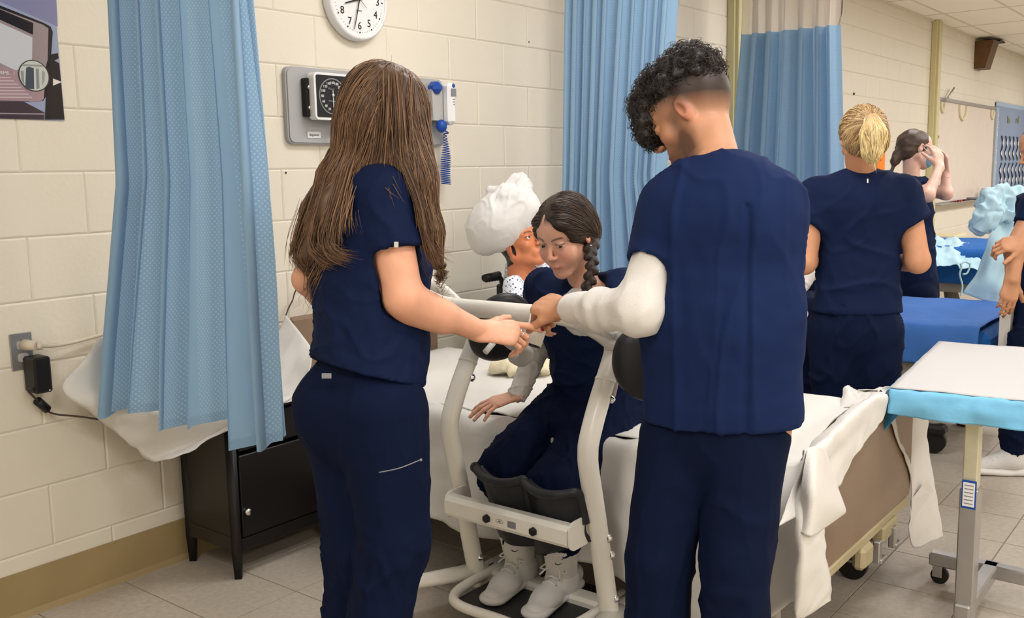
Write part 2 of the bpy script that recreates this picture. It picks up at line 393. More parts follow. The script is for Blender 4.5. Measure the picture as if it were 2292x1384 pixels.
for nm, c_, d in (('wall_far', (XW1+.05, (YW-3.6)/2, ZC/2), (.1, YW+3.6, ZC)), ('wall_right', ((XW0+XW1)/2, -3.65, ZC/2), (XW1-XW0, .1, ZC)), ('wall_back', (XW0-.05, (YW-3.6)/2, ZC/2), (.1, YW+3.6, ZC))):
    b = MB(); b.box(c_, d); struct(nm, b, M['wall'])
for i, (x0, x1) in enumerate(((6.41, 6.66), (11.5, 11.72))):
    b = MB(); b.box(((x0+x1)/2, YW-.03, ZC/2), (x1-x0, .06, ZC), .006); b.box((x0+.045, YW-.07, ZC/2), (.06, .03, ZC), .004); b.box((x1-.01, YW-.065, 1.7), (.02, .02, .03)); struct('trim_%d' % (i+2), b, M['column'])

# ============================================================ THINGS ON THE WALL
def mesh_text(txt, size, o, ux, uy, h=.001, align='CENTER'):
    "flat extruded lettering as (V, F)"
    cu = bpy.data.curves.new('t', 'FONT'); cu.body = txt; cu.size = size; cu.align_x = align; cu.align_y = 'CENTER'; cu.extrude = h/2; cu.resolution_u = 3
    ob = bpy.data.objects.new('t', cu); C.objects.link(ob); dg = bpy.context.evaluated_depsgraph_get(); me = ob.evaluated_get(dg).to_mesh()
    ux, uy = nrm(ux), nrm(uy); n = np.cross(ux, uy); V = [A(o)+ux*v.co[0]+uy*v.co[1]+n*v.co[2] for v in me.vertices]; F = [list(p.vertices) for p in me.polygons]
    bpy.data.objects.remove(ob); bpy.data.curves.remove(cu); return V, F
UX, UZ = A([1., 0, 0]), A([0, 0, 1.])
# clock
cc = A([2.88, 3.045, 2.125]); R_ = .166
cl = thing('wall_clock', (cc[0], 3.09, cc[2]-R_), 'round white clock with black numerals high on the wall, top cut off', 'clock')
b = MB(); b.lathe((cc[0], 3.088, cc[2]), [(0, 0), (R_, 0), (R_+.002, .01), (R_, .036), (R_-.008, .044), (R_-.016, .042), (R_-.018, .036)], 48, (0, -1, 0)); b.build('case', M['whitep'], cl)
b = MB(); b.lathe((cc[0], 3.088, cc[2]), [(R_-.017, .037), (0, .037)], 48, (0, -1, 0), False); b.build('dial', M['whitep'], cl)
yd = 3.0495
for h in range(1, 13):
    a = math.radians(90-30*h); q = A([cc[0]+math.cos(a)*.108, yd, cc[2]+math.sin(a)*.108]); b = MB(); b.add(*mesh_text(str(h), .044, q, UX, UZ)); b.build('numeral', M['ink'], cl)
b = MB()
for k in range(60):
    a = math.radians(6*k); q = (cc[0]+math.cos(a)*.134, yd, cc[2]+math.sin(a)*.134); b.lathe(q, [(.0, .0012), (.0035 if k % 5 == 0 else .0012, .001), (.0035 if k % 5 == 0 else .0012, 0)], 8, (0, -1, 0))
tag(b.build('minute_dots', M['ink'], cl), kind='stuff')
for nm, ang, ln, wd in (('hour_hand', 197, .085, .0045), ('minute_hand', 197+57, .13, .003), ('second_hand', -40, .05, .0012)):
    a = math.radians(ang); d = A([math.cos(a), 0, math.sin(a)]); pp = A([-d[2], 0, d[0]]); o = cc*A([1, 0, 1])+A([0, 3.044, 0])
    b = MB(); b.prism([(-.02, -wd), (ln, -wd*.5), (ln, wd*.5), (-.02, wd)], o, d, -pp if False else pp, .001); b.build(nm, M['ink'], cl)
b = MB(); b.add(*mesh_text('quartz', .012, (cc[0], yd, cc[2]-.045), UX, UZ)); b.build('lettering', M['inkgrey'], cl)
# grey diagnostic panel
x0, x1, z0, z1 = 2.49, 3.405, 1.528, 1.83
pn = MB(); pn.prism(rrect(x1-x0, z1-z0, .03), ((x0+x1)/2, YW, (z0+z1)/2), (1, 0, 0), (0, 0, 1), .022)
pn.prism(rrect(x1-x0-.012, z1-z0-.012, .026), ((x0+x1)/2, YW-.022, (z0+z1)/2), (1, 0, 0), (0, 0, 1), .006)
pn_t = thing('diagnostic_panel', ((x0+x1)/2, YW, z0), 'grey wall panel behind the long-haired woman, holding medical instruments', 'wall panel')
pn.build('backplate', M['panelgrey'], pn_t)
b = MB(); b.box((2.615, YW-.03, 1.565), (.07, .003, .026), .001); b.build('sticker', M['whitep'], pn_t)
b = MB(); b.add(*mesh_text('diagnostic', .013, (2.615, YW-.0325, 1.565), UX, UZ)); b.build('lettering', M['inkgrey'], pn_t)
# aneroid gauge
g = thing('blood_pressure_gauge', (2.66, YW-.03, 1.6), 'square black-faced blood pressure gauge on the grey wall panel', 'gauge')
gc = A([2.668, YW-.115, 1.715]); S = .165
b = MB(); b.box((2.575, YW-.045, 1.71), (.03, .03, .15), .003); b.box((2.62, YW-.04, 1.71), (.11, .02, .12), .003)
b.build('bracket', M['dark'], g)
for dz in (.04, -.04):
    b = MB(); b.lathe((2.575, YW-.06, 1.71+dz), [(0, .004), (.007, .003), (.008, 0)], 12, (0, -1, 0)); b.build('screw', M['chrome'], g)
b = MB(); b.prism(rrect(S+.02, S+.02, .02), (gc[0], YW-.05, gc[2]), UX, UZ, .04); b.build('housing', M['whitep'], g)
b = MB(); b.prism(rrect(S, S, .008), (gc[0], YW-.0901, gc[2]), UX, UZ, .002); b.build('face', M['ink'], g)
b = MB(); b.lathe((gc[0], YW-.092, gc[2]), [(.072, 0), (.072, .002), (.067, .002), (.067, 0)], 40, (0, -1, 0)); b.build('ring', M['inkgrey'], g)
for k, t in enumerate(('20', '40', '60', '80', '100', '120', '140', '160', '180', '200', '220', '240', '260', '280', '300')):
    a = math.radians(248-316*k/14); b = MB(); b.add(*mesh_text(t, .015, (gc[0]+math.cos(a)*.054, YW-.0935, gc[2]+math.sin(a)*.054), UX, UZ)); b.build('numeral', M['whitep'], g)
b = MB(); b.box((gc[0], YW-.095, gc[2]-.02), (.0025, .002, .09)); b.ball((gc[0], YW-.095, gc[2]+.005), .006, 10); b.build('needle', M['whitep'], g)
b = MB(); b.box((gc[0], YW-.094, gc[2]-.018), (.05, .001, .003)); b.build('printed_line', M['inkgrey'], g)
b = MB(); b.add(*mesh_text('Mano', .014, (gc[0]-.008, YW-.0935, gc[2]+.03), UX, UZ)); b.build('lettering', M['inkgrey'], g)
b = MB(); b.tube(smooth_path([(2.67, YW-.07, 1.64), (2.685, YW-.08, 1.58), (2.72, YW-.07, 1.54), (2.74, YW-.05, 1.5)]), .006, 8); b.build('hose', M['black'], g)
# cuff in a wire basket beside the gauge
cu = thing('cuff_basket', (2.84, YW-.03, 1.6), 'dark folded cuff in a wire basket beside the black gauge', 'cuff')
b = MB()
for i, (dx, dz, t) in enumerate(((0, 0, .2), (.03, .01, -.1), (.055, -.004, .15))): b.box((2.805+dx, YW-.09, 1.735+dz), (.03, .06, .13), .01, R=Matrix.Rotation(t, 3, 'Y'))
b.build('cuff', mat('dark_teal_nylon', s2l(44, 62, 78), .7), cu)
b = MB()
for z_ in (1.69, 1.64, 1.6): b.tube([(2.77, YW-.13, z_), (2.9, YW-.13, z_), (2.9, YW-.03, z_), (2.77, YW-.03, z_)], .0022, 6, close=True)
for k in range(7): b.tube([(2.77+.0216*k, YW-.13, 1.69), (2.77+.0216*k, YW-.13, 1.6), (2.77+.0216*k, YW-.03, 1.6)], .0018, 6)
b.build('basket', M['whitep'], cu)
# thermometer
t = thing('wall_thermometer', (3.36, YW-.03, 1.6), 'white and blue handheld thermometer docked on the grey wall panel', 'thermometer')
b = MB(); b.prism([(-.05, -.06), (.03, -.06), (.035, .09), (.0, .115), (-.04, .105), (-.055, .08)], (3.325, YW-.028, 1.7), UX, UZ, .05); b.build('dock', M['greyplastic'], t)
b = MB(); b.box((3.30, YW-.07, 1.785), (.06, .07, .055), .02); b.build('probe_cover_box', M['bluep'], t)
b = MB(); b.box((3.365, YW-.095, 1.715), (.05, .055, .19), .016); b.build('body', M['whitep'], t)
b = MB(); b.box((3.367, YW-.124, 1.765), (.032, .003, .035), .001); b.build('screen', M['inkgrey'], t)
b = MB(); b.lathe((3.367, YW-.1225, 1.795), [(0, .003), (.009, .002), (.01, 0)], 14, (0, -1, 0)); b.build('button', M['bluep'], t)
b = MB()
for k in range(3): b.box((3.367, YW-.1235, 1.735-.012*k), (.018-.003*k, .001, .003))
b.build('lettering', M['inkgrey'], t)
b = MB(); b.ball((3.325, YW-.08, 1.615), (.028, .025, .03), 14); b.build('probe_handle', M['bluep'], t)
P = []
for i in range(22*14):
    s_ = i/(22*14-1); a = i*2*math.pi/14; z_ = 1.585-.235*s_**.9; rr = .006+.016*min(1, s_*2.2); P.append((3.375+.004*math.sin(s_*6)+rr*math.cos(a), YW-.055+rr*math.sin(a), z_))
b = MB(); b.tube(P, .0022, 5); b.tube(smooth_path([(3.33, YW-.08, 1.6), (3.36, YW-.09, 1.585), (3.375, YW-.055, 1.585)]), .003, 6); b.build('coiled_cord', M['bluep'], t)
# poster
ps = thing('wall_poster', (1.3, YW, 1.597), 'glossy dark poster of a tilted tablet, cut by the left frame edge', 'poster')
px1 = 1.602; W_, H_ = .62, .92; o = (px1-W_, YW-.002, 1.597)
def pm_(n, c, r=.25): return mat(n, s2l(*c), r)
b = MB(); b.prism([(0, 0), (W_, -.004), (W_, H_), (0, H_)], o, UX, UZ, .0015); b.build('paper', pm_('poster_blue', (150, 162, 190)), ps)
def pp(pts, col, lay, nm, r=.25):
    "pts in photo pixels on the wall"
    q = [at(x, y, Y=YW) for x, y in pts]; y_ = YW-.0036-.0003*lay
    b = MB(); b.add([(p[0], y_, p[2]) for p in q], [list(range(len(q)))]); f = b.f[0]
    n = np.cross(A(b.v[1])-A(b.v[0]), A(b.v[2])-A(b.v[1]))
    if n[1] > 0: b.f[0] = f[::-1]
    return b.build(nm, mat('poster_print', s2l(*col), r), ps)
pp([(-60, -60), (60, -60), (125, 0), (128, 60), (0, 5), (-60, -20)], (128, 130, 168), 0, 'print')
pp([(-60, -10), (0, 13), (98, 52), (112, 60), (117, 72), (113, 125), (104, 158), (102, 216), (95, 226), (60, 228), (-60, 225)], (34, 30, 34), 1, 'print')
pp([(-60, -2), (0, 20), (95, 56), (107, 64), (105, 135), (98, 160), (90, 215), (-60, 215)], (150, 138, 142), 2, 'print')
pp([(-60, -2), (0, 22), (73, 52), (72, 78), (0, 45), (-60, 20)], (30, 26, 30), 3, 'print')
pp([(-60, 30), (0, 52), (71, 84), (70, 150), (33, 158), (0, 142), (-60, 120)], (196, 200, 208), 3, 'print')
pp([(-60, 145), (0, 150), (38, 158), (100, 175), (96, 222), (88, 228), (-60, 224)], (164, 138, 146), 4, 'print')
pp([(-60, 226), (52, 228), (98, 252), (97, 268), (-60, 264)], (70, 58, 64), 4, 'print')
pp([(113, 122), (128, 119), (130, 131), (120, 136), (131, 142), (143, 268), (99, 268), (104, 158)], (36, 30, 32), 4, 'print')
pp([(117, 176), (137, 184), (117, 192)], (226, 222, 222), 5, 'print')
pp([(-60, 252), (98, 254), (97, 257), (-60, 255)], (150, 140, 150), 5, 'print')
for k in range(7): pp([(-50, 172+7.4*k), (22+8*k, 173+7.4*k), (22+8*k, 175+7.4*k), (-50, 174.5+7.4*k)], (205, 188, 192), 5, 'printed_line')
b = MB(); b.add(*mesh_text('GERMS... ?', .014, at(8, 164, Y=YW)-A([.0, .0062, 0]), UX, UZ)); b.build('lettering', M['whitep'], ps)
q = at(74, 170, Y=YW); r1 = .0485
b = MB(); b.lathe((q[0], YW-.006, q[2]), [(r1, 0), (r1, .0006), (0, .0006)], 30, (0, -1, 0), False); b.build('round_inset', pm_('inset_rim', (60, 60, 62)), ps)
b = MB(); b.lathe((q[0], YW-.0066, q[2]), [(r1-.003, 0), (r1-.003, .0004), (0, .0004)], 30, (0, -1, 0), False); b.build('round_inset', pm_('inset_light', (196, 200, 196)), ps)
for pts, c in (([(56, 152), (62, 150), (73, 153), (74, 200), (54, 198)], (72, 80, 90)), ([(78, 154), (84, 154), (86, 198), (79, 200)], (130, 140, 138)), ([(48, 144), (92, 146), (96, 150), (46, 148)], (150, 154, 150)), ([(92, 158), (98, 162), (97, 182), (92, 192)], (150, 160, 150)), ([(44, 160), (50, 158), (52, 190), (46, 180)], (140, 144, 142))):
    pp(pts, c, 13, 'print')
# socket, plug, adapter
so = thing('wall_outlet', (1.4, YW, .81), 'steel outlet plate low on the wall left of the curtain', 'outlet')
b = MB(); b.box((1.4, YW-.003, .868), (.07, .006, .118), .002); b.build('cover_plate', M['steel'], so)
for dz in (.02, -.02):
    b = MB(); b.prism(rrect(.034, .028, .01), (1.402, YW-.006, .868+dz), UX, UZ, .002); b.build('socket', M['greyplastic'], so)
pl = thing('ivory_plug', (1.405, YW-.01, .87), 'ivory plug and its cable in the upper socket of the outlet', 'plug')
b = MB(); b.cyl((1.408, YW-.008, .888), (1.425, YW-.055, .886), .019, 16, .014); b.cyl((1.425, YW-.055, .886), (1.44, YW-.062, .885), .012, 12); b.build('plug_body', M['cordwhite'], pl)
b = MB(); b.tube(smooth_path([(1.435, YW-.06, .885), (1.5, YW-.05, .878), (1.6, YW-.035, .882), (1.75, YW-.03, .9), (1.95, YW-.03, .92)]), .0065, 10); b.build('cable', M['cordwhite'], pl)
ad = thing('power_adapter', (1.425, YW-.04, .7), 'black power adapter with a thin cord, plugged in below the ivory plug', 'adapter')
b = MB(); b.box((1.425, YW-.045, .795), (.055, .075, .115), .006); b.build('adapter_body', M['black'], ad)
b = MB(); b.box((1.44, YW-.083, .745), (.004, .002, .004)); b.build('light', M['whitep'], ad)
b = MB(); b.tube(smooth_path([(1.425, YW-.06, .74), at(62, 872, Y=3.03), at(85, 898, Y=3.05), at(95, 908, Y=3.06)]), .0032, 8)
b.tube(smooth_path([at(95, 908, Y=3.06), at(118, 926, Y=3.06), at(180, 933, Y=3.0), at(240, 941, Y=2.96), at(330, 944, Y=2.92), at(430, 930, Y=2.9)]), .0032, 8); b.build('cord', M['cord'], ad)
b = MB(); p, q = at(83, 897, Y=3.05), at(106, 917, Y=3.06); b.cyl(p, q, .014, 12); b.build('ferrite_bead', M['black'], ad)
# thin cord rising behind the long-haired woman
b = MB(); b.tube(smooth_path([at(640, 706, Y=3.0), at(646, 690, Y=3.02), at(655, 672, Y=3.03), at(660, 655, Y=3.04), at(669, 645, Y=3.04), at(700, 640, Y=3.05)]), .003, 8); tag(b.build('thin_cord', M['cord']), 'thin dark cord on the wall between curtain and long-haired woman', 'cord')
# ceiling cable by the far curtain
b = MB(); b.tube(smooth_path([at(1883, -30, Y=3.03), at(1884, 15, Y=3.04), at(1880, 45, Y=3.06), at(1872, 68, Y=3.06)]), .007, 6); tag(b.build('hanging_cord', M['cord']), 'thin dark cord hanging on the wall right of the farthest curtain', 'cord')
# speaker
sp = thing('wall_speaker', (13.9, YW, 2.6), 'brown wedge-shaped speaker high on the wall under the ceiling', 'speaker')
b = MB(); b.prism([(0, 0), (.13, 0), (.22, .34), (0, .34)], (13.75, YW, 2.58), (0, -1, 0), (0, 0, 1), -.3 if False else .3); b.build('cabinet', M['speaker'], sp)
b = MB(); b.box((13.9, YW-.115, 2.935), (.3, .23, .02), .004); b.build('mounting_plate', M['dark'], sp)
# whiteboard
wb = thing('whiteboard', (13.2, YW, .93), 'large whiteboard with a marker tray on the far wall', 'whiteboard')
b = MB(); b.box((13.2, YW-.012, 1.53), (2.9, .016, 1.18)); b.build('writing_surface', M['wboard'], wb)
for c_, d in (((13.2, YW-.018, 2.13), (2.95, .035, .04)), ((13.2, YW-.018, .935), (2.95, .035, .03)), ((11.74, YW-.018, 1.53), (.03, .035, 1.2)), ((14.66, YW-.018, 1.53), (.03, .035, 1.2))):
    b = MB(); b.box(c_, d, .004); b.build('frame_rail', M['steel'], wb)
b = MB(); b.box((13.2, YW-.06, .925), (2.8, .09, .012), .003); b.build('tray', M['steel'], wb)
b = MB(); b.tube([(12.1, YW-.04, 2.14), (12.35, YW-.05, 2.28)], .012, 6); b.box((12.05, YW-.05, 2.13), (.2, .05, .03), .005); b.build('rail_hook', M['steel'], wb)
for x_ in (11.95, 12.9, 14.45):
    q = [(x_-.17, YW-.03, 2.1), (x_-.14, YW-.03, 1.99), (x_, YW-.03, 1.93), (x_+.14, YW-.03, 1.99), (x_+.17, YW-.03, 2.1)] if x_ == 12.9 else [(x_-.05, YW-.03, 2.1), (x_-.03, YW-.03, 2.03), (x_+.05, YW-.03, 1.99), (x_+.1, YW-.03, 2.08)]
    b = MB(); b.tube(smooth_path(q), .02, 6); b.build('paper_garland', M['cream'], wb)
for k, x_ in enumerate((12.55, 12.66, 12.8, 12.95, 13.08, 13.2)):
    b = MB(); b.tube([(x_, YW-.07, .942), (x_+.09, YW-.06, .942)], .011, 8); tag(b.build('marker', M['ink'] if k % 2 else M['red']), ('first', 'second', 'third', 'fourth', 'fifth', 'last')[k]+' marker from the left in the whiteboard tray', 'marker', 'markers in the whiteboard tray')
# bulletin board
bb = thing('bulletin_board', (16.5, YW, .93), 'blue-grey bulletin board with wavy white paper strips, right edge of frame', 'bulletin board')
b = MB(); b.box((16.6, YW-.018, 1.55), (3.8, .014, 1.24)); b.build('felt_panel', M['bulletin'], bb)
for c_, d in (((16.63, YW-.02, 2.2), (3.8, .02, .06)), ((16.63, YW-.02, .93), (3.8, .02, .06)), ((14.8, YW-.02, 1.55), (.13, .02, 1.2))):
    b = MB(); b.box(c_, d, .004); b.build('border_strip', M['bullborder'], bb)
for k, ch in enumerate('HEALTH'):
    b = MB(); b.add(*mesh_text(ch, .13, (14.8, YW-.034, 2.04-.13*k), UX, UZ, .004)); b.build('letter', M['whitep'], bb)
for row, zt in ((0, 1.78), (1, 1.4)):
    for k in range(9):
        x_ = 15.15+.26*k; pts = [(x_+(.05 if j % 2 else -.04)*(1 if row == 0 else -1)+.01*j, zt-.115*j) for j in range(4)]
        pts = [tuple(p) for p in smooth_path([(p[0], p[1], 0) for p in pts], 5)]
        l = [(p[0]-.05, p[1]) for p in pts]; r = [(p[0]+.05, p[1]) for p in pts]
        V = [(p[0], YW-.045-.01*math.sin(i), p[1]) for i, p in enumerate(l)]+[(p[0], YW-.03, p[1]) for p in r]; n = len(l)
        b = MB(); b.add(V, [(i, i+1, n+i+1, n+i) for i in range(n-1)], True); b.build('paper_strip', M['whitep'], bb)
for x_, z_, s_ in ((15.5, 2.0, 'Bo'), (16.1, 2.02, 'ard')):
    b = MB(); b.add(*mesh_text(s_, .16, (x_, YW-.03, z_), UX, UZ, .004)); b.build('letter', mat('tan_letter', s2l(150, 140, 120), .7), bb)
b = MB(); b.box(at(1970, 372, Y=3.06), (.22, .03, .5), .02); b.box(at(1974, 352, Y=3.03), (.06, .01, .06), .01); tag(b.build('orange_folder', M['orange']), 'orange holder on the wall beside the blonde ponytail woman', 'holder')
b = MB(); b.box(at(2006, 345, Y=3.08), (.03, .02, .16), .004); tag(b.build('wall_hook', M['dark']), 'small dark hook on the wall between the two women at right', 'hook')
for x_, y_ in ((1184, 94), (1911, 210), (2183, 141), (640, 387)):
    b = MB(); b.ball(at(x_, y_, Y=3.088), .004 if x_ < 1300 else .012, 8); tag(b.build('wall_screw', M['dark']), {1184: 'tiny dark screw high on the wall left of the second curtain', 1911: 'dark screw on the wall above the blonde woman', 2183: 'dark screw on the wall left of the speaker', 640: 'tiny screw on the wall below the grey panel'}[x_], 'screw')

# ============================================================ CURTAINS
def curtain(xc, prof, zb, ztop, folds, amp, label, seed=0, net_to=None, pairs=None):
    """sheet hanging along y at x = xc; prof: list of (z, y_left, y_right); folds: fold count."""
    rg = np.random.default_rng(seed); nu, nv = 420, 60
    u = np.linspace(0, 1, nu); ph = np.cumsum(.5+rg.random(nu)**1.0); ph = ph/ph[-1]
    wob = rg.uniform(.55, 1.2, folds+2); base = 2*math.pi*folds*(u+.025*np.sin(u*9+seed)+.012*np.sin(u*23+seed))
    zs = np.linspace(ztop, zb, nv); z_t, yl, yr = A([p[0] for p in prof]), A([p[1] for p in prof]), A([p[2] for p in prof]); o_ = np.argsort(z_t)
    am = np.interp(base/(2*math.pi), np.arange(folds+2), wob)
    V = np.zeros((nv, nu, 3)); col = np.zeros((nv, nu, 3)); G = 0
    for j, z in enumerate(zs):
        f = (ztop-z)/(ztop-zb)
        yL, yR = np.interp(z, z_t[o_], yl[o_]), np.interp(z, z_t[o_], yr[o_])
        b_ = base+.5*f*np.sin(3*u*6.28+seed)+.15*np.sin(f*5+u*11)
        s = np.sin(b_); s = np.sign(s)*np.abs(s)**.75
        x = xc+amp*(.75+.55*f)*am*s*(1-.5*np.exp(-((u-1)/.03)**2))
        y = yL+(yR-yL)*u-.35*amp*np.sin(2*b_)*am
        zz = np.full(nu, z)
        if j == nv-1: pass
        zz = zz+f*.02*np.sin(u*17+seed)+(f**3)*.012*np.sin(b_)
        V[j, :, 0], V[j, :, 1], V[j, :, 2] = x, y, zz
        d = np.sqrt(np.diff(x, prepend=x[0])**2+np.diff(y, prepend=y[0])**2) if j == 0 else d
        col[j, :, 0] = np.cumsum(d); col[j, :, 1] = ztop-z
    i = np.arange(nu*nv).reshape(nv, nu); a, b, c_, d_ = i[:-1, :-1].ravel(), i[:-1, 1:].ravel(), i[1:, 1:].ravel(), i[1:, :-1].ravel(); n = nu*nv
    P0 = V.reshape(-1, 3); T = P0.copy(); du = np.gradient(V, axis=1); dv = np.gradient(V, axis=0); N = np.cross(du, dv); N /= np.linalg.norm(N, axis=2, keepdims=True)+1e-9
    T = P0-N.reshape(-1, 3)*.0015; F = np.concatenate([np.stack([a, b, c_, d_], 1), np.stack([i[-2, :-1], i[-2, 1:], i[-1, 1:]+n, i[-1, :-1]+n], 1)])
    root = thing('privacy_curtain', (xc, (prof[0][1]+prof[0][2])/2, zb), label, 'curtain', 'blue privacy curtains along the wall')
    me = mesh_np('curtain_cloth', np.concatenate([P0, T]), F, col=np.concatenate([col.reshape(-1, 3)]*2)); link('curtain_cloth', me, M['curtain'], root)
    # net above
    top = V[0]; rows = []
    for k in range(8):
        q = top.copy(); q[:, 2] = ztop+(ZC-.04-ztop)*k/7; q[:, 0] = xc+(top[:, 0]-xc)*(1-.6*k/7); rows.append(q)
    G_ = A(rows); i = np.arange(nu*8).reshape(8, nu); F = np.stack([i[:-1, :-1].ravel(), i[:-1, 1:].ravel(), i[1:, 1:].ravel(), i[1:, :-1].ravel()], 1)
    link('net_top', mesh_np('net_top', G_.reshape(-1, 3), F), M['net'], root)
    b = MB(); b.box((xc, (YW-.4)/2+.6, ZC-.015), (.035, 2.2, .03), .004); b.build('ceiling_track', M['whitep'], root)
    for k in range(12):
        y_ = prof[0][1]+(prof[0][2]-prof[0][1])*(k+.5)/12; b = MB(); b.tube([(xc, y_, ZC-.03), (xc, y_, ZC-.05)], .004, 6); b.build('hook', M['steel'], root)
    return root
curtain(1.62, [(2.3, 2.80, 2.15), (1.98, 2.79, 2.12), (1.4, 2.81, 2.09), (.9, 2.97, 2.07), (.65, 3.04, 2.06)], .675, 2.3, 6, .078, 'wide blue curtain at left hanging beside the black nightstand', 3)
curtain(4.15, [(2.3, 2.86, 2.26), (1.36, 2.88, 2.33), (.65, 2.95, 2.2)], .6, 2.3, 9, .055, 'blue curtain hanging between mannequin and the man in navy', 11)
curtain(6.1, [(2.25, 2.79, 2.2), (1.32, 2.85, 2.15), (.65, 2.9, 1.95)], .6, 2.265, 6, .07, 'farthest blue curtain, white net above, left of the blonde woman', 5)
# ============================================================ SDF ENGINE (organic shapes: smooth union of tapered limbs, meshed with surface nets)
class Prim:
    def __init__(s, kind, k=.02, op='add', cut=None, **q): s.kind, s.k, s.op, s.cut = kind, k, op, cut; s.__dict__.update(q)
    def bb(s):
        if s.kind == 'cap': m = max(s.ra, s.rb)*max(1, 1); return np.minimum(s.a, s.b)-m, np.maximum(s.a, s.b)+m
        if s.kind == 'ell': m = max(s.r); return s.c-m, s.c+m
    def d(s, P):
        if s.kind == 'cap':
            ba = s.b-s.a; L2 = ba@ba+1e-12; q = P-s.a; t = np.clip((q@ba)/L2, 0, 1)
            v = q-t[..., None]*ba
            if s.flat != 1: v = v+(v@s.n)[..., None]*s.n*(1/s.flat-1)
            d = np.sqrt((v*v).sum(-1))-(s.ra+(s.rb-s.ra)*t)
            if s.flat < .5: d = d*.7
        else:
            q = (P-s.c)@s.R; a = q/s.r; k0 = np.sqrt((a*a).sum(-1)); a = q/(s.r*s.r); k1 = np.sqrt((a*a).sum(-1))+1e-9; d = k0*(k0-1)/k1
        if s.cut is not None: d = np.maximum(d, (P-s.cut[0])@s.cut[1])
        return d
def cap(a, b, ra, rb=None, k=.02, op='add', flat=1, n=None, side=None, cut=None):
    a, b = A(a, float), A(b, float)
    if flat != 1:
        if n is None: n = np.cross(nrm(b-a), nrm(side))
        n = nrm(n)
    return Prim('cap', k, op, cut, a=a, b=b, ra=ra, rb=ra if rb is None else rb, flat=flat, n=n)
def ell(c, r, R=None, k=.02, op='add', cut=None):
    r = A(r if hasattr(r, '__len__') else (r, r, r), float); return Prim('ell', k, op, cut, c=A(c, float), r=r, R=np.eye(3) if R is None else A(R, float))
def field_eval(prims, P):
    D = np.full(len(P), .2)
    for p in prims:
        d = p.d(P)
        if p.op == 'add': h = np.clip(.5+.5*(D-d)/p.k, 0, 1); D = D+(d-D)*h-p.k*h*(1-h)
        else: h = np.clip(.5-.5*(D+d)/p.k, 0, 1); D = D+(-d-D)*h+p.k*h*(1-h)
    return D
